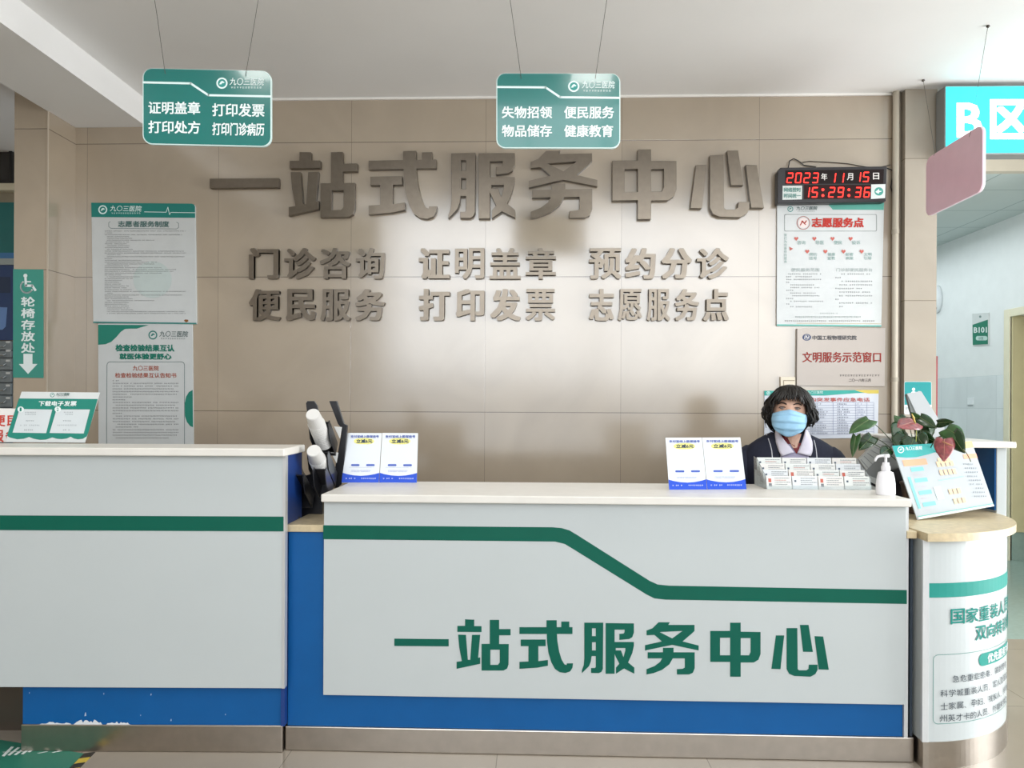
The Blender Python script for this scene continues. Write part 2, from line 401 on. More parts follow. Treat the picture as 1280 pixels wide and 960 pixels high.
# scuffed blue base: paint worn off to white along the lower edge
M_scuff = mat('#2263ba', .35, 0, .05, coat=.2, name='worn_blue_paint')
bb = lbox(MB(), -1.885, -.885, .04, .24, .105, .262, M_blue); bb.build('base_panel', ld)
wp = MB(); fw = Face(ldX(0, .04, 0), RGT, (0, 0, 1)); rg = random.Random(4)
for cx0, cx1, top in ((48, 90, 5), (92, 128, 10), (133, 163, 6)):
    n = 18; pts = [fw.uv(cx0, 906.5)] ; ups = []
    for i in range(n + 1):
        x = cx0 + (cx1 - cx0) * i / n; e = math.sin(math.pi * i / n) ** .5
        ups.append(fw.uv(x, 905.5 - e * top * rg.uniform(.2, .75)))
    for i in range(n):
        q = [fw.uv(cx0 + (cx1 - cx0) * i / n, 907), fw.uv(cx0 + (cx1 - cx0) * (i + 1) / n, 907), ups[i + 1], ups[i]]
        wp.face([fw.P(*p, .0012) for p in q], mat('#dfe0e4', .6))
for x, y, s_ in ((107, 893, 2.2), (130, 867, 1), (189, 868, 1.2), (214, 900, 1.3), (282, 893, .9), (176, 894, .8), (37, 866, .8)):
    wp.face([fw.W(*p, .0012) for p in ((x - s_*.6, y + s_), (x + s_*.5, y + s_*.7), (x + s_*.3, y - s_*1.3), (x - s_*.2, y - s_))], mat('#b9c4da', .6))
wp.build('worn_paint', ld)
lbox(MB(), -1.89, -.88, .036, .25, 0, .105, M_steel).build('kick_plate', ld, bevel=.004)
lbox(MB(), -2.9, -1.89, .22, .25, 0, .262, mat('#5d544c', .35, .6)).build('recess_panel', ld)
lbox(MB(), -.885, -.87, .03, .25, .105, zt - .03, M_navy).build('side_panel', ld)
lbox(MB(), -.872, -.862, -.001, .03, .262, zt - .03, mat('#c9c9c8', .3, .4)).build('edge_strip', ld)
lbox(MB(), -2.9, -.885, .225, .25, .262, zt - .03, M_navy).build('rear_panel', ld)

# ================================================================== MAIN DESK
YP = 2.83; ZT = 1.0024
DF = wallface(YP)
md = thing('reception_desk', 'long white reception desk with stepped green stripe and large green characters', 'desk', (.25, 3.0, 0))
box('counter_top', (-.816, 2.80, ZT - .03), (1.403, 3.29, ZT), M_lam, md, .004)
fp = box('front_panel', (-.813, YP, .224), (1.399, YP + .028, ZT - .03), M_white, md, .002)
a = Art(DF)
a.poly([(404, 656.5), (690, 659), (702, 660), (712, 663), (722, 669), (812, 726), (822, 730.5), (836, 732), (1133.5, 737.5), (1133.5, 755), (832, 749.5), (818, 748), (808, 743), (716, 686), (706, 680), (694, 677), (404, 674)], GREEN)
o = a.a.build('stripe', fp)
# the seven heavy characters, drawn stroke by stroke (crop coordinates, 4.267 px per photo pixel)
ca = lambda x, y: (470 + x / 4.2667, 760 + y / 4.2667)
cb = lambda x, y: (750 + x / 4.2667, 760 + y / 4.2667)
SEVEN = [
 ('一', ca, [([(98,163),(388,166),(388,204),(98,202)], [])]),
 ('站', ca, [([(475,60),(524,62),(524,96),(563,97),(563,128),(434,127),(434,95),(475,95)], []),
             ([(438,142),(480,143),(490,276),(503,276),(512,143),(556,143),(545,265),(556,263),(556,297),(430,324),(430,287),(458,283),(444,210)], []),
             ([(607,63),(657,63),(657,112),(718,112),(718,145),(657,145),(657,192),(708,192),(707,300),(700,322),(680,333),(563,333),(563,191),(607,191)], [[(610,222),(660,222),(660,290),(650,303),(610,303)]])]),
 ('式', ca, [([(765,102),(909,102),(909,65),(964,65),(964,102),(988,102),(988,72),(1031,72),(1031,102),(1048,102),(1048,138),(965,138),(968,180),(978,235),(990,275),(1005,300),(1016,304),(1018,295),(1051,295),(1047,320),(1035,338),(1010,346),(980,342),(955,325),(935,290),(920,240),(912,180),(911,138),(765,138)], []),
             ([(772,168),(905,168),(905,203),(866,203),(866,283),(917,277),(917,307),(860,318),(765,324),(765,287),(813,285),(813,203),(772,203)], [])]),
 ('服', ca, [([(1111,78),(1212,78),(1210,325),(1202,340),(1188,347),(1147,346),(1147,320),(1168,320),(1172,314),(1172,256),(1150,256),(1146,285),(1136,310),(1098,347),(1098,333),(1108,305),(1111,270)], [[(1152,108),(1172,108),(1172,150),(1152,150)], [(1152,182),(1172,182),(1172,226),(1152,226)]]),
             ([(x + 1194.7, y) for x, y in ((30,80),(181,82),(181,130),(172,155),(155,165),(103,170),(103,138),(126,136),(131,128),(131,115),(78,115),(78,181),(181,181),(181,200),(172,240),(150,290),(183,318),(183,350),(128,322),(85,350),(85,318),(103,297),(85,262),(78,245),(78,350),(30,350))],
              [[(x + 1194.7, y) for x, y in ((84,213),(135,213),(135,226),(125,262),(112,226),(84,226))]])]),
 ('务', cb, [([(312,76),(372,76),(364,90),(504,90),(504,122),(490,135),(440,178),(526,200),(526,226),(385,196),(240,226),(240,198),(330,178),(290,143),(248,145),(248,120),(280,108)], [[(318,128),(440,122),(385,162)]]),
             ([(336,212),(392,212),(392,236),(505,236),(505,320),(495,345),(475,354),(410,354),(410,326),(440,324),(452,318),(452,268),(388,268),(370,300),(330,330),(285,347),(248,354),(248,326),(290,310),(320,288),(332,268),(254,268),(254,236),(336,236)], [])]),
 ('中', cb, [([(694,78),(750,78),(750,126),(856,128),(856,245),(845,275),(820,290),(750,290),(750,366),(694,366),(694,287),(588,287),(588,122),(694,122)], [[(640,158),(694,158),(694,252),(640,252)], [(750,160),(803,160),(803,235),(795,252),(750,252)]])]),
 ('心', cb, [([(938,146),(982,146),(962,326),(914,324)], []),
             ([(995,107),(1052,107),(1054,325),(1062,332),(1100,332),(1112,325),(1114,302),(1160,302),(1160,330),(1148,352),(1122,366),(1035,362),(1008,350),(995,325)], []),
             ([(1066,90),(1112,90),(1135,234),(1083,233)], []), ([(1144,150),(1190,152),(1220,329),(1166,327)], [])]),
]
SEVENUV = []
lt = MB(); zz = .0008
for ch, fn, strokes in SEVEN:
    S = [([DF.uv(*fn(*p)) for p in out], [[DF.uv(*fn(*p)) for p in h] for h in holes]) for out, holes in strokes]
    SEVENUV.append((ch, S))
    lt = MB()
    for out, holes in S: lt.prism(DF, out, 0, .0012, mat('#0c5c4c', .45, spec=.2), holes)
    lt.build('lettering', fp)
bx = MB().box((-.958, 2.855, .09), (1.399, 2.9, .85), M_blue); bx.build('base_panel', md)
box('end_panel', (-.958, 2.9, .09), (-.94, 3.27, .85), M_blue, md)
box('kick_plate', (-.965, 2.845, 0), (1.438, 2.95, .095), M_steel, md, .004)
box('lower_worktop', (-.965, 2.842, .85), (1.4, 3.40, .878), M_wood, md, .003)
box('upper_end_panel', (-.81, YP + .03, .878), (-.79, 3.25, ZT - .03), M_white, md)
box('upper_end_panel', (1.379, YP + .03, .878), (1.399, 3.25, ZT - .03), M_white, md)
box('rear_panel', (-.94, 2.955, .095), (1.399, 2.97, .85), M_blue, md)
box('corner_post', (1.4, YP + .015, .095), (1.414, 2.90, ZT - .03), mat('#cfd0d0', .35, .2), md)
box('corner_post', (1.428, 2.86, .095), (1.438, 2.90, .85), mat('#3a4450', .4), md)
box('gap_panel', (1.414, 2.90, .095), (1.438, 2.91, .85), mat('#6f7d84', .4), md)
box('worktop_link', (1.4, 2.83, .85), (1.438, 3.25, .878), M_wood, md, .003)

# ================================================================== CURVED END UNIT
CX, CY, RC = 1.446, 3.352, .552
cu = thing('curved_end_counter', 'low white curved counter end with wooden top and steel kick at right', 'counter', (CX + .25, CY - .2, 0))
def arc(r, a0=-90, a1=0, n=40): return [(CX + r * math.cos(R(a0 + (a1 - a0) * i / n)), CY + r * math.sin(R(a0 + (a1 - a0) * i / n))) for i in range(n + 1)]
FLOORF = Face((0, 0, 0), (1, 0, 0), (0, 1, 0))
def slab(mb, pts, z0, z1, m_): return mb.prism(FLOORF, pts, z0, z1, m_)
slab(MB(), [(CX, CY)] + arc(RC), .1, .85, M_white).build('curved_body', cu)
slab(MB(), [(CX, CY + .25)] + arc(RC + .003) + [(CX + RC, CY + .25)], 0, .1, M_steel).build('kick_plate', cu)
slab(MB(), [(CX, CY + .25)] + [(CX, CY - RC - .03)] + arc(RC + .03) + [(CX + RC + .03, CY + .25)], .85, .88, M_wood).build('counter_top', cu, bevel=.004)
box('rear_body', (CX, CY, .1), (CX + RC, CY + .24, .85), M_white, cu)
box('edge_strip', (CX - .003, CY - RC - .003, .1), (CX + .02, CY - RC + .01, .85), mat('#d7d9da', .3, .3), cu)
def cyl(px, py):
    d = ray(px, py); A = d.x**2 + d.y**2; B = -2 * (d.x * CX + d.y * CY); C_ = CX**2 + CY**2 - RC**2
    q = B * B - 4 * A * C_; t = (-B - math.sqrt(max(q, 0))) / (2 * A); p = CO + d * t
    return (math.atan2(p.y - CY, p.x - CX) + math.pi / 2) * RC, p.z
def onC(s_, z, h):
    a_ = s_ / RC - math.pi / 2; return V((CX + (RC + h) * math.cos(a_), CY + (RC + h) * math.sin(a_), z))
def cgrid(mb, s0, s1, z0, z1, h, m_, n=24): mb.grid(lambda a_, b_: onC(s0 + (s1 - s0) * a_, z0 + (z1 - z0) * b_, h), n, 2, m_)
def ctext(mb, t, s0, z0, h_, pitch, m_, bold=0., wf=.88):
    for i, ch in enumerate(t):
        vs, fs = glyphs(ch); w = pitch * wf; hh = h_
        if ch in '、,': w, hh = pitch * .25, h_ * .25
        for k, (ox, oy) in enumerate([(0, 0)] + ([(a_ * bold, b_ * bold) for a_, b_ in OFF8] if bold else [])):
            mb.mesh([onC(s0 + i * pitch + a_ * w + ox, z0 + b_ * hh + oy, .0032 - k * .00008) for a_, b_ in vs], fs, m_)
ct = MB(); SMAX = RC * math.pi / 2
za, zb = cyl(1160, 729)[1], cyl(1160, 747)[1]
cgrid(ct, .0, SMAX, zb, za, .0012, mat(TEAL, .5, spec=.15), 30)
s0 = cyl(1166, 850)[0]; s1 = SMAX - .04; zt_, zb_ = cyl(1175, 818)[1], cyl(1175, 905)[1]
for q in range(4):
    if q == 0: cgrid(ct, s0 + .02, s1, zt_ - .002, zt_, .0014, mat('#5a8f88', .4))
    if q == 1: cgrid(ct, s0 + .02, s1, zb_, zb_ + .002, .0014, mat('#5a8f88', .4))
    if q == 2: cgrid(ct, s0, s0 + .002, zb_ + .02, zt_ - .02, .0014, mat('#5a8f88', .4), 2)
for (zc_, sg) in ((zt_ - .02, 1), (zb_ + .02, -1)):
    P_ = [(s0 + .02 - .02 * math.cos(R(t_)), zc_ + sg * .02 * math.sin(R(t_))) for t_ in range(0, 91, 15)]
    Q_ = [(s0 + .02 - .018 * math.cos(R(t_)), zc_ + sg * .018 * math.sin(R(t_))) for t_ in range(0, 91, 15)]
    for i in range(6): ct.face([onC(*p, .0014) for p in (P_[i], P_[i+1], Q_[i+1], Q_[i])], mat('#5a8f88', .4))
sp0 = cyl(1228, 822)[0]; zp = cyl(1230, 824)[1]
cgrid(ct, sp0, sp0 + .27, zp - .024, zp + .024, .002, mat(TEAL, .5, spec=.15))
ct.face([onC(sp0 + .001 - .024 * math.sin(R(t_)), zp + .024 * math.cos(R(t_)), .002) for t_ in range(180, -1, -15)][::-1], mat(TEAL, .5, spec=.15))
ct.build('printed_artwork', cu)
def cline(*args, **kw): mb = MB(); ctext(mb, *args, **kw); mb.build('lettering', cu)
sA = cyl(1188, 775)[0]; pA = (cyl(1255, 770)[0] - sA) / 6.0; zA = cyl(1188, 780)[1]
pA = .068
cline( '国家重装人员等', sA, zA, .055, pA, mat('#22857a', .5, spec=.15), .0011)
sB = cyl(1219, 790)[0]; cline( '双向转诊服务', sB, cyl(1222, 800)[1], .052, pA, mat('#22857a', .5, spec=.15), .0011)
cline( '优先服务对象', sp0 + .03, zp - .017, .034, .042, mat('#eef2f2', .4), .0009)
for t_, px, py in (('急危重症患者、高龄患者、', 1190, 853), ('科学城重装人员、军人及军属、烈', 1175, 871), ('士家属、孕妇、残疾人、持有绵', 1175, 887), ('州英才卡的人员、外籍来宾。', 1174, 902)):
    s_, z_ = cyl(px, py); cline( t_, s_, z_, .026, .0335, mat('#3f4850', .5, spec=.15), .0)

# tall return counter behind the curved end
rc = thing('return_counter', 'tall white return counter with blue inner side behind the curved end', 'counter', (2.06, 3.8, 0))
box('counter_top', (1.80, 3.28, 1.168), (2.09, 4.2, 1.195), M_lam, rc, .004)
box('side_panel', (2.036, 3.33, 0), (2.079, 4.2, 1.168), M_white, rc, .002)
box('inner_panel', (2.03, 3.335, .89), (2.036, 4.2, 1.168), M_blue, rc)
box('rear_leg', (1.82, 4.1, 0), (1.86, 4.14, 1.168), M_white, rc)

# ================================================================== WALL: CHARACTERS
WF = wallface(YW)
u0 = WF.uv(265, 230)[0]; uw = WF.uv(953, 230)[0] - u0
dmin = min(p[0] for c in SEVENUV for o_, h_ in c[1] for p in o_); dmax = max(p[0] for c in SEVENUV for o_, h_ in c[1] for p in o_)
dtop = max(p[1] for p in SEVENUV[5][1][0][0]); dbot = min(p[1] for p in SEVENUV[5][1][0][0])
wtop, wbot = WF.uv(814, 189)[1], WF.uv(814, 276)[1]
sx, sy = uw / (dmax - dmin), (wtop - wbot) / (dtop - dbot)
ORD = ['first', 'second', 'third', 'fourth', 'fifth', 'sixth', 'seventh']
for i, (ch, S) in enumerate(SEVENUV):
    T = [([(u0 + (p[0] - dmin) * sx, wbot + (p[1] - dbot) * sy) for p in out], [[(u0 + (p[0] - dmin) * sx, wbot + (p[1] - dbot) * sy) for p in h] for h in holes]) for out, holes in S]
    mb = MB()
    for out, holes in T: mb.prism(WF, out, .0, .034, M_letter, holes)
    xs = [p[0] for out, _ in T for p in out]; zs = [p[1] for out, _ in T for p in out]
    o = mb.build('steel_character', None, bevel=.0015)
    c_ = V(((min(xs) + max(xs)) / 2, YW, min(zs))); o.data.transform(Matrix.Translation(-c_)); o.location = c_
    tag(o, 'large brushed steel character %s, %s of the big title row on the wall' % (ch, ORD[i]), 'lettering', 'big steel title characters')
def steel(ch, x0, y0, x1, y1, label, grp, bold=.017):
    vs, fs = glyphs(ch); (ua, va), (ub, vb) = WF.uv(x0, y1), WF.uv(x1, y0)
    mb = MB(); ed = {}
    for f in fs:
        for i in range(len(f)):
            e = (f[i], f[(i + 1) % len(f)]); k = tuple(sorted(e)); ed[k] = ed.get(k, []) + [e]
    bnd = [v[0] for v in ed.values() if len(v) == 1]
    w_, h_ = ub - ua, vb - va; b_ = bold * w_ / .18; c2 = b_ * .55
    for k, (ox, oy) in enumerate([(0, 0)] + [(a_ * b_, c_ * c2) for a_, c_ in OFFQ]):
        dz = .026 - k * .00005
        A = [WF.P(ua + b_ + p[0] * (w_ - 2 * b_) + ox, va + c2 + p[1] * (h_ - 2 * c2) + oy, dz) for p in vs]
        B = [WF.P(ua + b_ + p[0] * (w_ - 2 * b_) + ox, va + c2 + p[1] * (h_ - 2 * c2) + oy, 0) for p in vs]
        n = len(vs)
        mb.mesh(A + B, list(fs) + [(e[0], e[0] + n, e[1] + n, e[1]) for e in bnd], M_letter)
    o = mb.build('steel_character'); c_ = V(((ua + ub) / 2, YW, va)); o.data.transform(Matrix.Translation(-c_)); o.location = c_
    tag(o, label, 'lettering', grp)
ROWS = [('upper', 311, 349.5, [('门诊咨询', 'first', [(313,350),(357,396),(401,439),(446,482)]), ('证明盖章', 'middle', [(524,563),(569,606),(612,651),(657,695)]), ('预约分诊', 'last', [(736,776),(781,819),(826,864),(870,910)])]),
        ('lower', 362, 401.5, [('便民服务', 'first', [(313,352),(359,396),(402,439),(445,482)]), ('打印发票', 'middle', [(524,563),(570,606),(613,651),(657,694)]), ('志愿服务点', 'last', [(736,767),(772,802),(808,837),(843,873),(878,910)])])]
for row, ya, yb, words in ROWS:
    for word, wi, cells in words:
        for ch, (xa, xb) in zip(word, cells):
            steel(ch, xa, ya, xb, yb, 'small brushed steel character %s in the word %s, %s word of the %s small row' % (ch, word, wi, row), 'small steel service characters', .0052 if ch in '盖章票便愿询预诊咨服明' else .0078)

# ================================================================== HANGING SIGNS
M_sign = mat('#1a726c', .22, 0, .02, coat=.4)
def hanging(label, face, x0, y0, x1, y1, r, wires, dslope):
    out = rr(x0, y0, x1, y1, r, 6); out = [(x, y + (x - x0) * dslope) for x, y in out]
    root, a = board('hanging_sign', label, 'sign', face, out, .012, mat('#cfe4e1', .3), 'signs hung from the ceiling', part='panel')
    ins = rr(x0 + 1.3, y0 + .6, x1 - 1.2, y1 - 1.3, r - 1, 6); ins = [(x, y + (x - x0) * dslope) for x, y in ins]
    a.poly(ins, M_sign)
    for (xa, ya, xb, yb) in wires:
        p = face.W(xa, ya, .006); q = face.W(xb, yb, .006); d = p - q; p = q + d * ((ZC + .0 - q.z) / d.z)
        hk = face.W(xa + (xa - xb) * .05, ya + 6, .014)
        MB().tube([p, q, hk], .0011, M_wire, 6).build('wire', root)
    return root, a
HF = wallface(3.16)
root, a = hanging('green hanging sign at left reading 证明盖章 打印发票 打印处方 打印门诊病历', HF, 180, 86.5, 340.5, 181.5, 12, [(208, 88, 197.5, 22), (309, 91, 320, 22)], .022)
a.line([(180.8, 104.5), (240, 105.8), (262, 120.5), (339.8, 122)], 2.6, '#dff1ef')
a.logo(279, 105.5, 7, '#e4f2f0', '#2c8d86', 288.5, 331, .6)
tw = '#e8f3f2'
a.text('证明盖章', 187.5, 128, 252, 144, tw, .36, .8); a.text('打印发票', 267, 130.5, 332, 147, tw, .36, .8)
a.text('打印处方', 187.5, 152, 252, 168, tw, .36, .8); a.text('打印门诊病历', 267, 154.5, 332, 170.5, tw, .32, .8)
a.build(root)
HF2 = wallface(3.2)
root, a = hanging('green hanging sign near middle reading 失物招领 便民服务 物品储存 健康教育', HF2, 620.5, 93, 775, 186.5, 11, [(651, 94, 639, 10), (744.5, 94, 757, 10)], .002)
a.line([(621.5, 110.3), (682, 110.8), (700, 123), (774, 123.8)], 2.6, '#dff1ef')
a.logo(717, 109.5, 7, '#e4f2f0', '#2c8d86', 727, 767.5, .2)
a.text('失物招领', 627.5, 134.5, 690, 149.5, tw, .36); a.text('便民服务', 705, 134.5, 767, 149.8, tw, .36)
a.text('物品储存', 627.5, 157.5, 690, 172.5, tw, .36); a.text('健康教育', 705, 157.5, 766, 172.8, tw, .36)
a.build(root)
# the third one is seen from behind its printed side, hanging across
XS = 2.138
PF = Face((XS, 0, 0), (0, -1, 0), (0, 0, 1))
yl, yr = onX(1157.5, 230, XS).y, onX(1228, 200, XS).y
zt3, zb3 = 2.705, 2.385
root = thing('hanging_sign', 'pale mauve hanging sign turned sideways in front of the lit blue sign', 'sign', (XS, (yl + yr) / 2, zb3), 'signs hung from the ceiling')
o3 = [(p[0], p[1]) for p in rr(-yl, -zt3, -yr, -zb3, .045, 6)]; o3 = [(x, -y) for x, y in o3]
MB().prism(PF, o3, -.008, .0, mat('#ecc8d6', .4)).build('panel', root, bevel=.001)
MB().prism(PF, o3, -.016, -.008, mat('#ece4ea', .4)).build('panel_backing', root)
for (xa, ya, xb, yb) in ((1168.5, 190, 1154, 98), (1213, 166, 1235, 33)):
    q = onX(xa, ya, XS - .001); p = onX(xb, yb, XS); p.z = ZC
    MB().tube([p, q + V((0, 0, .0)), q + V((-.006, 0, -.02))], .0011, M_wire, 6).build('wire', root)
    MB().lathe([(.006, 0), (.009, -.006), (.003, -.012)], M_wire, Matrix.Translation(p), 10).build('hook', root)

# ================================================================== LIT SIGN
YB = 4.18; BF = wallface(YB)
p0 = BF.uv(1181, 107.5); p1 = BF.uv(1240, 193)
root = thing('lightbox_sign', 'glowing cyan lightbox sign reading B区 above the corridor mouth', 'sign', (2.8, YB, p1[1]))
sh = MB().box((p0[0], YB, p1[1]), (3.45, YB + .09, p0[1]), mat('#8d8f8e', .4, .3)); sh.build('casing', root, bevel=.003)
lp = MB(); lp.face([BF.P(p0[0] + .006, p1[1] + .008, .002), BF.P(3.444, p1[1] + .008, .002), BF.P(3.444, p0[1] - .006, .002), BF.P(p0[0] + .006, p0[1] - .006, .002)], mat('#28c9d2', .4, emit=1.5))
lp.build('lit_panel', root)
a = Art(BF, .002); mw = mat('#ffffff', .4, emit=1.6)
a.text('B', 1195.5, 128.5, 1227.5, 172.5, None, 1.5, mt=mw); a.text('区', 1237, 124, 1287, 174.5, None, 2.0, mt=mw); a.build(root)

# ================================================================== LEFT WALL POSTERS
root, a = board('notice_board', 'white notice board with teal header titled 志愿者服务制度 on left wall', 'poster', WF, [(115.5, 254), (241, 255.2), (244, 256.5), (245, 259), (246.8, 405.5), (118, 404)], .012, mat('#c6c9c8', .35))
a.poly([(115.5, 254), (241, 255.2), (244, 256.5), (245, 259), (245.2, 273), (115.9, 272)], '#2a7d74')
a.poly([(118, 402.2), (246.8, 403.7), (246.8, 405.5), (118, 404)], '#3f827c')
a.logo(130, 262.8, 5.6, '#d8ebe8', '#2a7d74', 139, 178, .4)
a.line([(182, 265.5), (209, 266), (211.2, 259.5), (213.2, 269), (215, 266.2), (244.8, 266.6)], .7, '#d8ebe8')
a.text('志愿者服务制度', 149, 276.6, 213, 284.6, '#54736f', .28, .3)
a.line([(139.5, 277.5), (137.5, 279), (137.5, 284), (140, 286), (222, 286.8), (224.5, 285), (224.6, 280), (222, 278.3)], .6, '#6d7e7c')
a.poly(circ(192, 350, 24, 23, 30), '#bdc8c5')
a.micro(132.5, 289, 234, 46, 2.28, 1.05, '#3a3c40', [1, .1, .95, .3, .35, .62, .3, .28, .3, .3, .35, .98, 1, .2, .98, .1, .45, .65, .62, .3, .7, .9, .85, .7, .2, .45, .35, .22, .18, .2, .3, .28, .34], ind=3, seed=11, gap=1.15)
a.poly([(231, 401), (233, 399.6), (236.5, 400), (236.8, 402), (234, 403.4)], '#8a5a34')
a.build(root)
root, a = board('notice_board', 'white notice board with green corner titled 检查检验结果互认, below the other left board', 'poster', WF, [(123.5, 404.5), (241.3, 404.8), (242.8, 569), (124, 568.5)], .008, mat('#c6c9c8', .35))
a.poly([(123.6, 406), (187, 406.5), (180, 408.5), (172, 411), (163, 411), (157, 411.5), (152, 415), (146, 422), (140, 427.5), (133, 430.5), (123.7, 431.2)], '#2a7d6c')
a.poly([(241.6, 487.5), (237, 490), (233.5, 496), (231.8, 504), (232, 520), (234.5, 527.5), (238.5, 532.5), (242.2, 534)], '#2a7d6c')
a.logo(192, 419, 5.6, '#3a7c74', '#c6c9c8', 200, 235.5, .3, tcol='#5a6a68')
a.text('检查检验结果互认', 145.5, 430.5, 219, 439.5, '#1f7462', .4, .3); a.text('就医体验更舒心', 150.5, 441.5, 215.5, 449.5, '#1f7462', .4, .3)
bxp = rr(134.8, 452.5, 231.5, 580, 4, 4, (1, 1, 0, 0)); a.line([(134.2, 566)] + bxp[:12] + [(231.8, 566)], .7, '#6d7e7c')
a.text('九〇三医院', 167, 457, 199.5, 463.4, '#a8563f', .12, .2); a.text('检查检验结果互认告知书', 145, 466, 221.5, 472.3, '#a8563f', .12, .2)
a.micro(142, 475.2, 225, 22, 3.4, 1.55, '#34383c', [.12, 1, 1, .98, 1, .97, .3, .2, 1, .95, 1, 1, .15, 1, 1, .96, 1, .4, 1, 1, .97, .85], ind=4, seed=5, gap=1.3)
a.build(root)
# pier sign
PFc = wallface(4.1)
root, a = board('wayfinding_sign', 'tall green sign with wheelchair symbol and arrow on the left pier', 'sign', PFc, [(17, 336.5), (54.5, 337), (54.6, 472.5), (16.8, 472)], .004, mat('#3a8f80', .4))
gw = '#e2ebe9'
a.poly(circ(32.4, 344.8, 2.5), gw)
a.line([(32.6, 348), (33, 357.2), (41, 357.4), (45, 363)], 3.0, gw); a.line([(33, 352.3), (39, 352.3)], 1.6, gw)
n_ = [(34.2 + 7.6 * math.cos(R(t_)), 358.6 + 7.6 * math.sin(R(t_))) for t_ in range(30, 246, 12)]; a.line(n_, 1.9, gw)
for i, ch in enumerate('轮椅存放处'): a.text(ch, 27.2, 371 + i * 14.4, 44.5, 383.6 + i * 14.4, gw, .4)
a.poly([(30, 442.3), (41.3, 442.3), (41.3, 455), (47.5, 455), (35.8, 467.5), (24.2, 455), (30, 455)], gw)
a.build(root)

# ================================================================== RIGHT WALL ITEMS
root, a = board('notice_board', 'tall white notice board titled 志愿服务点 in red under the red clock', 'poster', WF, [(970.5, 254), (1104, 254), (1100.5, 408.5), (970, 407.5)], .012, mat('#c9cccb', .35))
a.poly([(1032, 254), (1103.8, 254), (1103.4, 263.2), (1040, 262.8)], '#5fa697'); a.poly([(970.2, 405.6), (1100.6, 406.8), (1100.5, 408.6), (970.2, 407.6)], '#6fb3a8')
a.line([(995, 404.4), (1100, 405)], .7, '#b8ab8c')
a.logo(987, 262, 3.6, '#4c8f88', '#c9cccb', 994, 1020, 0, tcol='#5a6a68')
a.line(rr(979.8, 268.8, 1094.5, 289.5, 1.5, 3) + [(979.8, 270)], .5, '#6b7674')
a.ring(1003.2, 279.3, 8, .8, '#b5655c'); a.poly(circ(1003.2, 279.3, 6.1), '#e6d4d0'); a.line([(999.5, 282), (1002, 277), (1004.5, 280), (1007, 276.5)], 1.4, '#a03c34'); a.line([(1001, 277), (1006, 281.5)], 1.1, '#a03c34')
a.text('志愿服务点', 1013.5, 272.7, 1078.5, 285.2, '#b8382f', .5)
for i, ch in enumerate('我们为您提供的服务'): a.text(ch, 979, 292.8 + i * 4.15, 982.6, 296.2 + i * 4.15, '#7d9a95')
a.poly([(985.5, 309), (990.5, 311.4), (986.5, 314)], '#b5655c')
def heart(x, y, s_): a.poly([(x, y + s_), (x - s_, y - .1*s_), (x - s_*.75, y - .75*s_), (x - .3*s_, y - .8*s_), (x, y - .35*s_), (x + .3*s_, y - .8*s_), (x + s_*.75, y - .75*s_), (x + s_, y - .1*s_)], '#c0655c')
for i, w_ in enumerate(('咨询', '导医', '便民', '投诉')):
    heart(994.3 + i * 22.6, 299, 2.7); a.text(w_, 995.5 + i * 22.7, 301.5, 1006 + i * 22.7, 306.2, '#7d9f99')
for i, (w1, w2) in enumerate((('预约', '挂号'), ('健康', '宣教'), ('邮寄', '病案'), ('文明', '引导'))):
    heart(1008 + i * 22.6, 315, 2.7); a.text(w1, 1010.5 + i * 22.7, 316.5, 1020 + i * 22.7, 320.6, '#7d9f99'); a.text(w2, 1010.5 + i * 22.7, 321.3, 1020 + i * 22.7, 325.4, '#7d9f99')
a.text('便民服务范围', 988, 335.8, 1023, 340, '#9aa6a4'); a.text('门诊部便民服务台', 1044, 335.8, 1089, 340, '#9aa6a4')
a.micro(982, 342.3, 1029, 13, 3.4, 1.55, '#4a4f54', [.95, .7, .95, .12, .75, .9, .2, .8, .95, .2, 1, .1, .7], ind=5, seed=2, gap=1.5)
a.micro(1043, 342.3, 1089, 10, 4.5, 1.75, '#4a4f54', [.95, .2, 1, 1, .75, .95, 1, .12, 1, .2], ind=5, seed=8, gap=1.5)
a.micro(1024, 391.2, 1046, 1, 3, 1.8, '#9aa6a4', [1]); a.micro(993, 395.6, 1076, 1, 3, 2, '#7c8886', [1], seed=4); a.micro(980, 400.6, 1092, 1, 3, 2, '#8b8480', [1], seed=6)
a.build(root)
# plaque
M_plq = mat('#a9a098', .35, .5, .03, scale=3)
root, a = board('wall_plaque', 'brushed metal plaque with red characters 文明服务示范窗口 beside the pipes', 'plaque', WF, [(995.2, 411), (1104.8, 410.5), (1104, 483), (994.5, 482)], .018, M_plq)
a.poly(circ(1007, 422, 5.4, 4.2), '#4b5573'); a.ring(1007, 422, 3, .6, '#d6d2d0'); a.line([(1004, 424), (1006.5, 419.5), (1007.5, 424), (1010, 420.5)], .9, '#d6d2d0')
a.text('中国工程物理研究院', 1014, 419.6, 1069, 425.4, '#4a4b50', .15)
a.text('文明服务示范窗口', 1001.5, 440, 1099.5, 453.4, '#8c2f28', .28)
a.micro(1048, 468.2, 1098, 1, 3, 2.7, '#5a5450', [1], seed=9, gap=1.25); a.text('二〇一八年三月', 1059, 473.3, 1086.5, 477.5, '#5a5450', .1)
a.build(root)
root, a = board('notice_board', 'wide white phone list poster with teal and yellow top behind the seated person', 'poster', WF, [(955, 488.5), (1097.8, 487.5), (1096.8, 547), (955, 549.5)], .006, mat('#c6cad2', .4))
a.poly([(955, 488.5), (1097.8, 487.5), (1097.7, 490.5), (1070, 491.5), (1050, 493), (1030, 494.5), (1008, 494.5), (985, 493.5), (955, 494.5)], '#3f9d92'); a.poly([(1068, 487.7), (1097.8, 487.5), (1097.7, 492), (1085, 492), (1075, 490)], '#c9b65a')
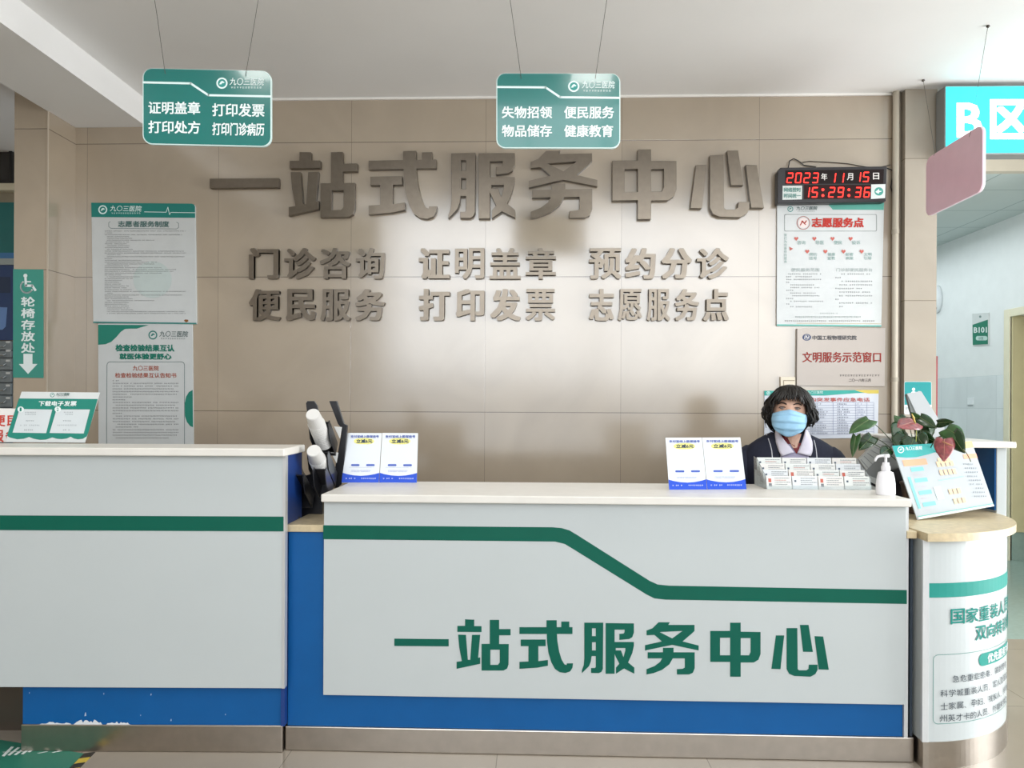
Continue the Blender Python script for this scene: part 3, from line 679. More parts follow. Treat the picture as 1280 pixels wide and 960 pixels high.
a.logo(960, 491.3, 2.2, '#d8ebe8', '#3f9d92'); a.text('九〇三医院', 1009, 488.8, 1028, 492.2, '#d8ebe8')
a.text('九〇三医院院内突发事件应急电话', 962, 497, 1086.5, 502.2, '#b0564d', .12)
for y in [503.5 + i * 3.3 for i in range(13)]: a.line([(962, y), (1091.5, y - .5)], .4, '#7f88a4')
for x in (962, 1041, 1069, 1083, 1091.5): a.line([(x, 503.5), (x, 543)], .4, '#7f88a4')
for k, (xa, xb) in enumerate(((1012, 1034), (1046, 1063), (1071, 1081), (1084.5, 1089.5))):
    if k < 3: a.micro(xa, 504.3, xb, 12, 3.3, 1.7, '#4c5268' if k < 2 else '#7c84a4', [.7, .5, .8, 1, .9, .85, .6, .75, .9, .9, .8, 1], seed=20 + k, gap=1.2)
a.build(root)
root, a = board('switch_plate', 'small cream wall switch box on tiles above the seated person', 'switch', WF, [(974.8, 471.2), (993.2, 471.2), (993.2, 490), (974.8, 490)], .014, mat('#d8cdb9', .45))
a.line([(978.5, 490), (978.5, 475.8), (992, 475.8)], .9, '#8d7f6a'); a.build(root)
PR = wallface(4.29)
root, a = board('wall_sign', 'small teal and white sign on the pale right pillar above the plant', 'sign', PR, rr(1129.8, 477, 1164, 518, 2, 3), .004, mat('#dfe3e3', .4))
a.poly(rr(1130.3, 477.4, 1163.6, 506, 1.6, 3, (1, 1, 0, 0)), '#2d8f90'); a.poly(circ(1141.5, 486.7, 2), '#e8f2f2'); a.poly([(1138, 494), (1138.6, 490), (1141.5, 489), (1144.3, 490), (1145, 494)], '#e8f2f2'); a.poly(circ(1148.3, 490, 1.3), '#cfe4e4')
a.text('轮椅', 1131.6, 508.5, 1137.5, 512.5, '#5d7f82'); a.micro(1155, 508.5, 1162, 2, 3.4, 1.6, '#c98f7c'); a.build(root)

# pipes in the corner between wall and pillar
root = thing('wall_pipe', 'pale vertical conduit pipe in the corner beside the right pillar', 'pipe', (2.066, 4.32, 0), 'corner conduit pipes')
MB().tube([(2.066, 4.322, 0), (2.066, 4.322, ZC)], .018, mat('#c9bfae', .45), 14).build('tube', root, smooth=True)
for z in (.6, 1.5, 2.35): MB().lathe([(.0205, z - .012), (.0205, z + .012)], mat('#b5ab9a', .45), Matrix.Translation((2.066, 4.322, 0)), 14).build('coupling', root)
root = thing('wall_pipe', 'thin dark conduit pipe squeezed between pale pipe and pillar', 'pipe', (2.093, 4.335, 0), 'corner conduit pipes')
MB().tube([(2.0935, 4.337, 0), (2.0935, 4.337, ZC)], .009, mat('#8c8172', .5), 10).build('tube', root, smooth=True)

# ------------------------------------------------------------------ LED clock
LF = wallface(YW - .0)
FC = .062; YC0 = .013
LCF = wallface(YW - FC)
root = thing('led_clock', 'black LED calendar clock showing red date 2023 11 15 and time', 'clock', (1.72, YW, LCF.uv(1040, 254)[1]))
out = LCF.poly([(972, 215), (975.5, 209.5), (1108.8, 208), (1107.5, 251.5), (1104, 252.5), (972, 254.3)])
Fz = Face(LCF.O, LCF.u, LCF.v)
MB().prism(Fz, out, -FC + YC0, 0, mat('#221f22', .35, 0, .05)).build('housing', root, bevel=.003)
a = Art(LCF)
a.poly([(981.5, 213), (1105, 211.5), (1104, 229.5), (981.5, 230)], '#1c0d0d'); a.poly([(1005, 231), (1088.5, 231), (1088, 248), (1005, 249)], '#2a0808')
a.poly([(978.3, 232.3), (1002.7, 232), (1002.4, 249.3), (978, 249.8)], '#d6dcd9'); a.poly([(1089, 230.6), (1106.8, 230.2), (1106.3, 247.7), (1088.6, 248.8)], '#d9dfdc')
a.text('网络授时', 979.8, 234.4, 1001, 240.2, '#4f8a82', .12); a.text('时间统一', 979.8, 241.8, 1001, 247.6, '#4f8a82', .12)
a.poly(circ(1098.5, 239.3, 5.6, 5.2), '#4f9d92'); a.poly([(1094, 240), (1099, 235.8), (1098.6, 238.4), (1102.6, 239), (1098.6, 240.6), (1098.4, 242.4)], '#e6efed')
SEG = {'0': 'abcdef', '1': 'bc', '2': 'abged', '3': 'abgcd', '4': 'fgbc', '5': 'afgcd', '6': 'afgedc', '7': 'abc', '8': 'abcdefg', '9': 'abcdfg'}
led = MB(); ML = mat('#ff2a20', .4, emit=2.6)
def digit(ch, x, y, w, h):
    t = w * .165; sk = lambda X, Y_: (x + X + (h - Y_) * .13, y + Y_)
    S = {'a': (t*.6, 0, w - t*.6, t), 'g': (t*.7, h/2 - t/2, w - t*.7, h/2 + t/2), 'd': (t*.6, h - t, w - t*.6, h), 'f': (0, t*.5, t, h/2 - t*.2), 'b': (w - t, t*.5, w, h/2 - t*.2), 'e': (0, h/2 + t*.2, t, h - t*.5), 'c': (w - t, h/2 + t*.2, w, h - t*.5)}
    for k in SEG[ch]:
        x0, y0, x1, y1 = S[k]; led.face([LCF.W(*sk(*p), .0022) for p in ((x0, y1), (x1, y1), (x1, y0), (x0, y0))], ML)
for i, ch in enumerate('2023'): digit(ch, 982.6 + i * 10.6, 216, 7.6, 13)
for i, ch in enumerate('11'): digit(ch, 1036 + i * 10.3, 216, 7.6, 12.8)
for i, ch in enumerate('15'): digit(ch, 1067.5 + i * 10.2, 215, 7.6, 12.6)
for x, ch in ((1003.5, '1'), (1013.7, '5'), (1034.8, '2'), (1046, '9'), (1067.8, '3'), (1078.8, '6')): digit(ch, x, 234, 7.6, 13)
for x in (1028.4, 1061):
    for y in (237.3, 244.5): led.mesh([LCF.W(*p, .0022) for p in circ(x, y, 1.7, n=10)][::-1], [tuple(range(10))], ML)
led.build('lit_digits', root)
for ch, x in (('年', 1026.2), ('月', 1058.5), ('日', 1091)): a.text(ch, x, 216.5 if ch != '日' else 216, x + 7.8, 225.5 if ch != '日' else 224.5, '#e8e4e0', .2)
a.build(root)
MB().tube([onY(x, y, YW - d) for x, y, d in ((985, 211, .02), (987, 201, .02), (992, 198.2, .01), (998, 201, .008), (1005, 206.5, .008), (1020, 208.5, .008))], .003, M_black, 6).build('cable', root, smooth=True)
MB().tube([onY(x, y, YW - d) for x, y, d in ((1003, 203, .006), (1012, 201.5, .006), (1040, 203, .006), (1060, 204.5, .006), (1085, 209, .006), (1100, 209, .01), (1113, 206, .01))], .0022, mat('#4a443c', .5), 6).build('cable', root, smooth=True)
MB().tube([onY(x, y, YW - d) for x, y, d in ((1108, 210, .02), (1114, 212, .01), (1118, 216, .02), (1115, 225, .012), (1113.5, 234, .01), (1116.5, 243, .01))], .003, M_black, 6).build('cable', root, smooth=True)

# ================================================================== LEFT ANNEX DETAIL
YA = 5.3; AF = wallface(YA)
xl = AF.uv(-60, 500)[0]
root = thing('transom_window', 'dark high transom panel in black frame beyond the left pier', 'window', (-4.0, YA, AF.uv(5, 231)[1]))
def arect(mb, x0, y0, x1, y1, n0, n1, m_): u = AF.poly([(x0, y1), (x1, y1), (x1, y0), (x0, y0)]); mb.prism(AF, u, n0, n1, m_); return mb
arect(MB(), -90, 127, 14.5, 227, 0, .01, mat('#33302e', .12)).build('pane', root)
fr = MB(); [arect(fr, *q, 0, .03, mat('#151414', .4)) for q in ((-92, 121, 18, 127), (-92, 227, 18, 231.5), (14.5, 127, 18, 227))]; fr.build('frame', root)
struct(arect(MB(), -95, 112, 24, 121, 0, .05, mat('#b8ad9c', .6)).build('trim_transom'))
struct(arect(MB(), -95, 231.5, 24, 240, -.05, .05, mat('#cfc6ad', .6)).build('trim_lintel'))
struct(arect(MB(), -95, 240, 24, 255, -.12, -.02, mat('#8f8672', .6)).build('trim_soffit'))
root = thing('signboard', 'dark teal signboard with blue lower strip beyond the left pier', 'sign', (-4.0, YA, AF.uv(5, 331)[1]))
arect(MB(), -90, 253, 22, 316, -.02, 0, mat('#1f6a68', .35)).build('panel', root)
arect(MB(), -90, 316, 22, 323, -.02, .004, mat('#3f74a4', .35)).build('strip', root); arect(MB(), -90, 323, 22, 331, -.02, .002, mat('#9aa3a0', .3)).build('rail', root)
root = thing('poster', 'dark blue poster with pale blue shape above the grey drawers', 'poster', (-4.0, YA, AF.uv(5, 425)[1]))
arect(MB(), -90, 331, 22, 425, -.03, -.01, mat('#27406b', .3)).build('panel', root)
a = Art(AF, -.01); a.poly([(-30, 383), (8, 384), (6, 408), (2, 412), (-28, 412)], '#6f8fc0'); a.poly([(-40, 345), (12, 346), (12, 366), (-40, 366)], '#39445a'); a.build(root)
cab = thing('drawer_cabinet', 'grey steel cabinet of small labelled drawers beyond the left pier', 'cabinet', (-4.1, YA + .2, 0))
zc_ = AF.uv(5, 426)[1]
box('body', (-5.0, YA + .01, .0), (AF.uv(17, 470)[0], YA + .4, zc_), mat('#6b7479', .4, .3), cab)
ys = [426, 438, 447.5, 463, 478.5, 494, 509.5, 525, 540.5]
for i in range(len(ys) - 1):
    for (xa, xb) in ((-17, 15.5), (-50, -18.5)):
        d = arect(MB(), xa, ys[i] + .8, xb, ys[i + 1] - .8, -.005, .012, mat('#808a8f', .35, .4)).build('drawer', cab, bevel=.002)
        xm = (xa + xb) / 2 + 5 if xa < -18 else 5; yc = (ys[i] + ys[i + 1]) / 2
        p = [AF.W(xm - 6, yc - 1, .013), AF.W(xm - 5, yc + 1.5, .03), AF.W(xm + 3, yc + 1.5, .03), AF.W(xm + 4, yc - 1, .013)]
        MB().tube(p, .004, mat('#c9ced0', .25, .9), 6).build('handle', d)
        arect(MB(), xm + 4, yc - 5.5, xm + 9, yc - 3, .0, .014, mat('#c9cccb', .5)).build('label_holder', d)

# floor sticker at the far left
root = thing('floor_sticker', 'green floor sticker with hazard edge in front of the tall desk', 'sticker', onZ(30, 945, 0))
GF = Face((0, 0, 0), (1, 0, 0), (0, 1, 0))
def floorpoly(mb, pts, h, m_): mb.prism(GF, [tuple(onZ(x, y, 0).xy) for x, y in pts], 0, h, m_); return mb
floorpoly(MB(), [(-90, 985), (95, 985), (86, 961), (105, 942.5), (-20, 922), (-90, 918)], .002, mat('#2d7a66', .4)).build('sheet', root)
hz = MB(); E0, E1 = (105, 942.5), (86, 962); W_ = (14, -2)
for k in range(5):
    t0, t1 = k / 3.0, (k + 1) / 3.0
    q = [(E0[0] + (E1[0]-E0[0])*t0, E0[1] + (E1[1]-E0[1])*t0), (E0[0] + (E1[0]-E0[0])*t1, E0[1] + (E1[1]-E0[1])*t1)]
    q += [(q[1][0] + W_[0], q[1][1] + W_[1]), (q[0][0] + W_[0], q[0][1] + W_[1])]
    floorpoly(hz, q, .0025, mat('#c9ae3c' if k % 2 else '#2a2a26', .4))
hz.build('hazard_edge', root)
fl = MB()
for x0, x1, y0, y1, w in ((2, 14, 946, 934, 2.2), (9, 22, 945, 935, 2), (17, 30, 944.5, 935.5, 2), (26, 33, 943.5, 938, 2), (2, 30, 941, 940, 1.6), (46, 58, 942.5, 940.2, 1.6), (56, 66, 940.2, 942, 1.6), (64, 84, 941.5, 937.5, 1.8), (34, 40, 941, 937, 2)):
    q = [(x0, y0), (x1, y1), (x1 + w * 1.6, y1 + w * .25), (x0 + w * 1.6, y0 + w * .25)]
    fl.mesh([onZ(x, y, 0) + V((0, 0, .0032)) for x, y in q], [(0, 1, 2, 3)], mat('#dfe8e4', .4))
fl.build('lettering', root)
# ================================================================== OBJECTS ON THE DESKS
def leanface(bl, br, z, tilt, y2=None):
    o = onZ(bl[0], bl[1], z); e = onZ(br[0], br[1], z) if y2 is None else onY(br[0], br[1], y2)
    u = e - o; u.z = 0; u.normalize(); back = V((-u.y, u.x, 0))
    return Face(o, u, V((0, 0, math.cos(R(tilt)))) + back * math.sin(R(tilt)))
def easel(root, face, u0, u1, h, tilt, mt):
    """strut behind a leaning board, down to what the board stands on"""
    um = (u0 + u1) / 2; top = face.P(um, h * .6, -.001); foot = top - face.n * (.07) ; foot.z = face.P(um, 0, 0).z + .002
    MB().tube([top, foot], .0025, mt, 6).build('easel_strut', root)
M_acr = mat('#d6dbe0', .15, 0, .01)
def pay_card(label, c, tx, ttx, wave, grp='blue and white payment cards'):
    tl, tr, br, bl = c; f = leanface(bl, br, ZT, 14)
    root, a = board('display_card', label, 'card', f, [tl, tr, br, bl], .003, M_acr, grp)
    L = lambda x, y: (tl[0] + (tr[0]-tl[0])*x + (bl[0] + (br[0]-bl[0])*x - tl[0] - (tr[0]-tl[0])*x)*y, tl[1] + (tr[1]-tl[1])*x + (bl[1] + (br[1]-bl[1])*x - tl[1] - (tr[1]-tl[1])*x)*y)
    a.poly([L(0, .8), L(.12, .825), L(.3, .85), L(.5, .86), L(.7, .85), L(.88, .825), L(1, .8), L(1, .995), L(0, .995)], '#2a53cc')
    p = L(.5, .165); w = (tr[0] - tl[0])
    a.poly([(p[0] + w*.3*math.copysign(abs(math.cos(t))**.6, math.cos(t)), p[1] + 3.9*math.sin(t)) for t in [i*math.pi/12 for i in range(24)]], '#ece58a')
    q0, q1 = L(.09, .045), L(.93, .1); a.text('支付宝线上医保挂号', q0[0], q0[1], q1[0], q1[1], '#3b53a8', .12)
    q0, q1 = L(.27, .125), L(.75, .205); a.text('立减6元', q0[0], q0[1], q1[0], q1[1], '#3a4a5c', .22)
    for xx in (.2, .62):
        q0, q1 = L(xx, .625), L(xx + .24, .665); a.rect(q0[0], q0[1], q1[0], q1[1], '#4a62b8', 1.2)
    a.micro(*L(.15, .685), L(.85, .7)[0], 1, 2, .9, '#8a94b4', [1], seed=3); a.micro(*L(.22, .745), L(.8, .75)[0], 2, 1.5, 1.1, '#4a62b8', [.95, .9], seed=4)
    a.micro(*L(.1, .9), L(.4, .9)[0], 1, 2, 1.7, '#dfe6fb', [1], seed=5); a.micro(*L(.52, .9), L(.93, .9)[0], 1, 2, 1.9, '#dfe6fb', [1], seed=6)
    a.build(root); easel(root, f, 0, .14, .18, 14, M_acr)
pay_card('blue and white payment card beside the black cup rack', ((435, 541.3), (477.3, 541.5), (473.5, 603.6), (427, 603.6)), 0, 0, 0)
pay_card('blue and white payment card, second from the black cup rack', ((478, 541.3), (522.6, 541.6), (521, 603.8), (474.2, 603.6)), 0, 0, 0)
pay_card('blue and white payment card, third from the black cup rack', ((831.6, 547.3), (877, 547.1), (883.4, 612.3), (836.2, 612.6)), 0, 0, 0)
pay_card('blue and white payment card nearest the business card holder', ((877.6, 547.1), (925, 546.9), (932.8, 612), (884, 612.3)), 0, 0, 0)

# green sign on the tall left desk
zt = 1.178
f = leanface((7, 553.6), (106, 553.6), zt, 25)
root, a = board('tabletop_sign', 'green and white tabletop sign titled 下载电子发票 on the tall left desk', 'sign', f, [(27.5, 490), (125.5, 491), (106.5, 553.8), (7.2, 553)], .004, mat('#cfd3d2', .35))
a.poly([(24.3, 498.6), (122.8, 499.3), (111.3, 540.5), (109, 546), (104, 549), (98, 549.6), (93, 548.6), (89, 546.4), (84, 548.6), (78, 549.4), (72, 549), (66, 547.3), (58, 550), (50, 550.3), (43, 549), (37, 546.8), (30, 549), (22, 549.6), (12, 547), (9.5, 545)], '#2a8172')
a.logo(66, 494.3, 2.8, '#3f7f78', '#e4e7e6', 70.5, 87, .1, tcol='#5a7572')
a.text('下载电子发票', 48.5, 501.8, 96, 508.4, '#e6efed', .22, .1, shear=1.)
for (q, num) in (([(25.2, 511.8), (66, 512.5), (58.4, 542), (16.5, 541.3)], 0), ([(71.5, 512.3), (113.2, 512.5), (105.3, 542.5), (62.7, 541.8)], 1)):
    a.poly(q, '#cdd3d5'); x0 = q[0][0]; a.poly(circ(x0 + 1.4, 512.3, 4, 3.6), '#dfe8e6'); a.text('12'[num], x0 + .3, 510.2, x0 + 2.6, 514.8, '#2a8172', .1)
    a.micro(x0 + 7, 515.3, x0 + 21, 2, 2.5, 1.6, '#6d7a80', [1, 1], seed=num + 1); a.micro(x0 + 8, 525.8, x0 + 22, 1, 2.6, 1.7, '#6d7a80', [.85], seed=num + 3)
    a.micro(x0 + 1, 531.3, x0 + 26, 1, 2.6, 1.8, '#8a949a', [1], seed=num + 5); a.micro(x0 + 6, 537.2, x0 + 18, 1, 2.6, 1.8, '#5d6a70', [1], seed=num + 7)
a.build(root); easel(root, f, .1, .2, .2, 25, M_acr)
f = leanface((-48, 554.5), (24, 554.5), zt, 12); f.O = f.O + V((0, .11, 0)); 
root, a = board('tabletop_sign', 'white sign with large red characters 便民 half hidden behind the green one', 'sign', f, [(-42, 510), (29, 511), (27, 553), (-44, 553)], .004, mat('#e6e3df', .35))
for ch, xa, xb, ya, yb in (('便', -9, 7.6, 518.5, 533.5), ('民', 9.5, 25, 519.5, 532.5), ('服', -11, 5.6, 537.5, 553), ('务', 7.5, 24, 537.5, 553)): a.text(ch, xa, ya, xb, yb, '#c8473a', .35)
a.build(root)

# info board on the curved end
f = leanface((1146, 650), (1241, 633), .88, 14, 3.2)
root, a = board('tabletop_sign', 'large tilted information board with teal header and orange boxes by the plant', 'sign', f, [(1114, 557.5), (1213.5, 552), (1241.5, 633), (1146, 650)], .005, mat('#b2b8bb', .5, spec=.2))
C4 = ((1114, 557.5), (1213.5, 552), (1241.5, 633), (1146, 650))
BL_ = lambda x, y: ((1 - y) * ((1 - x) * C4[0][0] + x * C4[1][0]) + y * ((1 - x) * C4[3][0] + x * C4[2][0]), (1 - y) * ((1 - x) * C4[0][1] + x * C4[1][1]) + y * ((1 - x) * C4[3][1] + x * C4[2][1]))
def bp(pts, col): a.poly([BL_(*p) for p in pts], col)
bp([(0, 0), (1, 0), (.99, .05), (.85, .09), (.7, .1), (.55, .115), (.4, .15), (.25, .175), (.12, .17), (0.0, .15)], '#35a5a3'); bp([(.78, .0), (1, 0), (1, .09), (.88, .1), (.78, .12)], '#f2dc8a')
x_, y_ = BL_(.09, .06); a.logo(x_, y_, 4.2, '#d9eeec', '#35a5a3'); x2, y2 = BL_(.36, .045); a.text('九〇三医院', x_ + 5.2, y_ - 3.8, x2, y_ + 1.0, '#e3f1f0', .15, -1)
for (q0, q1, col) in (((.06, .2), (.36, .285), '#f0a887'), ((.83, .185), (1.0, .255), '#f0a887')): bp([q0, (q1[0], q0[1]), q1, (q0[0], q1[1])], col)
for yy in (.31, .46, .63, .79): bp([(.13, yy), (.29, yy), (.29, yy + .055), (.13, yy + .055)], '#7fcfd0')
bp([(.055, .43), (.09, .43), (.09, .86), (.055, .86)], '#7fcfd0'); bp([(.33, .6), (.42, .6), (.42, .78), (.33, .78)], '#cdeaea')
for (xx, yy, n) in ((.5, .21, 3), (.47, .26, 4), (.47, .38, 4), (.5, .66, 3), (.52, .8, 3)):
    for i in range(n):
        bp([(xx + i*.055, yy), (xx + i*.055 + .04, yy), (xx + i*.055 + .04, yy + .075), (xx + i*.055, yy + .075)], '#f6c9a0')
bp([(.42, .52), (.75, .5), (.75, .508), (.42, .528)], '#9fd6d6')
for i in range(9): x_, y_ = BL_(.79, .33 + i * .06); x2, _ = BL_(.97, .33 + i * .06); a.micro(x_, y_ - 1, x2, 1, 3, 1.9, '#525b66', [.95], seed=30 + i, gap=1.4)
for yy in (.4, .56, .72, .88): x_, y_ = BL_(.13, yy); x2, _ = BL_(.27, yy); a.micro(x_, y_, x2, 1, 3, 1.6, '#b9a6b4', [.9], seed=int(yy * 100))
bp([(0.01, .955), (.99, .955), (.99, .965), (.01, .965)], '#66bcb4'); bp([(.012, .967), (.99, .967), (.995, .995), (.005, .995)], '#e9efdc')
a.build(root)
um = .2; top = f.P(um, .2, -.001); MB().tube([top, V((top.x + .03, top.y + .06, .882))], .003, M_acr, 6).build('easel_strut', root)

# ------------------------------------------------------------------ business card holder: four stepped rows of four pockets
hx0, hx1 = onZ(957, 611, ZT).x, onZ(1083, 611, ZT).x; hy = onZ(1020, 612, ZT).y
M_clear = mat('#cfd6d8', .12, 0, .01); pw = (hx1 - hx0) / 4
hold = thing('card_holder', 'clear stepped business card holder with sixteen pockets on the main desk', 'holder', ((hx0 + hx1) / 2, hy + .08, ZT))
M_gl = bpy.data.materials.new('clear_acrylic'); M_gl.use_nodes = True
b_ = M_gl.node_tree.nodes['Principled BSDF']; b_.inputs['Base Color'].default_value = (.92, .96, .97, 1); b_.inputs['Roughness'].default_value = .08; b_.inputs['Transmission Weight'].default_value = .85; b_.inputs['IOR'].default_value = 1.2
st = .042; TL_ = R(18)
base = MB()
for r_ in range(4):
    y0 = hy + r_ * st; z0 = ZT + r_ * .0225
    base.box((hx0, y0 + .004, ZT), (hx1, y0 + st, max(z0, ZT + .002)), M_clear)
base.build('stepped_base', hold)
for r_ in range(4):
    y0 = hy + r_ * st; z0 = ZT + r_ * .0225
    lb = MB(); lb.box((hx0, y0 - .001, z0), (hx1, y0 + .001, z0 + .016), M_gl); lb.build('pocket_lip', hold)
for k in (0, 4):
    x = hx0 + k * pw; q = MB()
    q.prism(Face((x, 0, 0), (0, 1, 0), (0, 0, 1)), [(hy, ZT), (hy + 4 * st, ZT), (hy + 4 * st + .012, ZT + .0675 + .055), (hy + 3 * st + .012, ZT + .0675 + .05), (hy + .01, ZT + .05)], -.001, .001, M_gl); q.build('side_wall', hold)
cols_ = ['#dcdcd8', '#d8dbdd', '#dddad5', '#d9dcd8']
RN = ['front', 'second', 'third', 'back']; PN = ['first', 'second', 'third', 'fourth']
rg = random.Random(12)
for r_ in range(4):
    for k in range(4):
        y0 = hy + r_ * st + .003; z0 = ZT + r_ * .0225 + (.0005 if r_ == 0 else .0005); xc = hx0 + (k + .5) * pw; tl_ = R(14)
        fc = Face((xc - pw * .48, y0, z0), (1, 0, 0), V((0, math.sin(tl_), math.cos(tl_))))
        t = thing('business_card_stack', 'white business card stack, %s from the blue cards in the %s row' % (PN[k], RN[r_]), 'cards', (xc, y0, z0), 'business cards in the stepped holder')
        MB().prism(fc, [(0, 0), (pw * .96, 0), (pw * .96, .055), (0, .055)], -.009, 0, mat(cols_[(r_ + k) % 4], .5)).build('cards', t)
        p = MB(); U = lambda x0, y0_, x1, y1_, c: p.face([fc.P(*q, .0006) for q in ((x0, y0_), (x1, y0_), (x1, y1_), (x0, y1_))], mat(c, .5))
        if (r_ + k) % 2 == 0 and r_ < 2:
            U(.008, .028, .02, .044, '#c05a48'); U(.009, .01, .021, .024, '#6d7176')
        else: U(.008, .03, .016, .038, '#4d5a6a')
        for j in range(4):
            y = .044 - j * .0085; x = .034
            while x < pw * .9 - (j % 2) * .015:
                w = rg.uniform(.002, .0045); U(x, y, x + w, y + .0032, '#b0625a' if (j == 1 and (r_ + k) % 3 == 0) else '#70767c'); x += w + .0016
        p.build('printing', t)

# ------------------------------------------------------------------ hand sanitiser pump bottle
bp_ = onZ(1107, 618.5, ZT); bp_.y = max(bp_.y, 2.845)
san = thing('soap_dispenser', 'white pump bottle of hand sanitiser at the right end of the main desk', 'bottle', bp_)
s_ = bp_.y / F; M_bot = mat('#ecebee', .3, 0, .01)
BX = Matrix.Translation(bp_) @ Matrix.Diagonal((1, .72, 1, 1))
MB().lathe([(.034, 0), (.037, .004), (.036, .045), (.032, .072), (.028, .088), (.014, .094), (.014, .098)], M_bot, BX, 32).build('bottle', san, smooth=True)
MB().lathe([(.0165, .096), (.0165, .112), (.014, .1125), (.012, .126), (.005, .1265), (.0045, .146), (.0125, .1465), (.0125, .157), (.0105, .158)], M_bot, Matrix.Translation(bp_), 24).build('pump_collar', san, smooth=False)
MB().tube([bp_ + V(p) for p in ((.012, 0, .153), (-.02, -.002, .152), (-.033, -.003, .149), (-.041, -.004, .139), (-.043, -.004, .131))], [.0065, .0055, .005, .0045, .004], M_bot, 10).build('nozzle', san, smooth=True)

# ------------------------------------------------------------------ black cup rack between the desks
rk = thing('cup_rack', 'black slanted cup rack with tilted troughs standing between the two desks', 'rack', (-.9, 3.0, .878))
M_blk = mat('#1b1b1f', .3, 0, .1); M_blk2 = mat('#2b2b30', .35, 0, .1)
k3 = lambda x, y: (340 + x / 5.333, 490 + y / 5.333)
AX = V((.04, -.84, .54)).normalized(); SD = AX.cross(V((0, 0, 1))).normalized() * -1; 
if SD.x < 0: SD = -SD
UPN = SD.cross(AX).normalized(); UPN = UPN if UPN.z < 0 else -UPN            # the open side of every trough faces the visitor
def frameM(o): return Matrix(((SD.x, UPN.x, AX.x, o.x), (SD.y, UPN.y, AX.y, o.y), (SD.z, UPN.z, AX.z, o.z), (0, 0, 0, 1)))
def trough(cx, cy, d, L, w, lo, hi, mt=M_blk, fwd=.0):
    o = dep(*k3(cx, cy), d); X = frameM(o); t = .004
    m_ = MB(); m_.box((-w, -lo - t, -L), (w, -lo, fwd - .02), mt, X)
    for sg in (-1, 1):
        x0 = sg * w; m_.mesh([X @ V(p) for p in ((x0, -lo - t, -L), (x0, hi, -L), (x0, hi, -.055 + fwd), (x0, hi * .1 - lo * .4, .0 + fwd), (x0, -lo - t, -.01 + fwd),
                                             (x0 + sg*t, -lo - t, -L), (x0 + sg*t, hi, -L), (x0 + sg*t, hi, -.055 + fwd), (x0 + sg*t, hi * .1 - lo * .4, .0 + fwd), (x0 + sg*t, -lo - t, -.01 + fwd))],
            [(0,1,2,3,4),(9,8,7,6,5),(0,5,6,1),(1,6,7,2),(2,7,8,3),(3,8,9,4),(4,9,5,0)], mt)
    m_.box((-w, -lo, -L), (w, hi, -L + t), mt, X)
    m_.build('trough', rk, bevel=.001); return X
T1 = trough(272, 150, 3.0, .30, .038, .036, .026, fwd=-.10)
T2 = trough(278, 392, 2.98, .27, .038, .036, .026, fwd=-.06)
trough(150, 585, 2.95, .20, .030, .03, .03)
trough(310, 545, 2.95, .16, .022, .03, .03, M_blk2)
trough(85, 745, 2.93, .10, .020, .02, .02, M_blk2)
def rpoly(name, pts, y, th, mt): 
    fc = wallface(y); MB().prism(fc, [fc.uv(*k3(*p)) for p in pts], -th, 0, mt).build(name, rk, bevel=.002)
rpoly('side_frame', [(380, 60), (430, 60), (478, 212), (500, 222), (495, 300), (470, 600), (440, 640), (395, 640), (432, 440), (458, 300), (462, 240), (440, 215)], 3.22, .02, M_blk)
rpoly('back_plate', [(225, 75), (235, 60), (280, 60), (300, 90), (315, 150), (320, 210), (240, 200)], 3.17, .012, M_blk)
rpoly('cardboard_sleeve', [(105, 412), (150, 400), (232, 585), (215, 615)], 3.12, .006, mat('#8d8170', .6))
rpoly('paper_sleeve', [(412, 230), (466, 234), (452, 312)], 3.215, .003, mat('#d9d9d6', .6)); rpoly('paper_sleeve', [(388, 400), (442, 404), (430, 474)], 3.215, .003, mat('#d9d9d6', .6))
rpoly('rack_base', [(95, 885), (100, 840), (185, 700), (215, 560), (330, 520), (400, 560), (400, 640), (335, 690), (335, 885)], 3.12, .06, M_blk)
rpoly('foot', [(62, 730), (75, 718), (100, 730), (160, 800), (185, 860), (175, 885), (130, 885), (110, 800)], 2.99, .02, M_blk2)
M_cup = mat('#d6d4d0', .5, 0, .01)
cup_me = None
for ti, (X, nm, n) in enumerate(((T1, 'upper', 13), (T2, 'lower', 12))):
    for i in range(n):
        c = thing('paper_cup', ('white paper cup nested behind others in the %s black trough' if i else 'outermost white paper cup in the %s black trough, round base facing out') % nm, 'cup', (0, 0, 0), 'paper cups in the black rack')
        prof = [(.0005, .003), (.0255, .003), (.0255, 0), (.0275, 0), (.0335, -.068), (.0352, -.069), (.0352, -.073), (.033, -.074), (.0262, -.006), (.0005, -.004)]
        if cup_me is None:
            m_ = MB(); m_.lathe(prof, M_cup, None, 28); o = m_.build('cup_body', c); cup_me = o.data
        else:
            o = bpy.data.objects.new('cup_body', cup_me); COL.objects.link(o); o.parent = c
        c.matrix_world = X @ Matrix.Translation((0, 0.0, .0 - i * .0135))

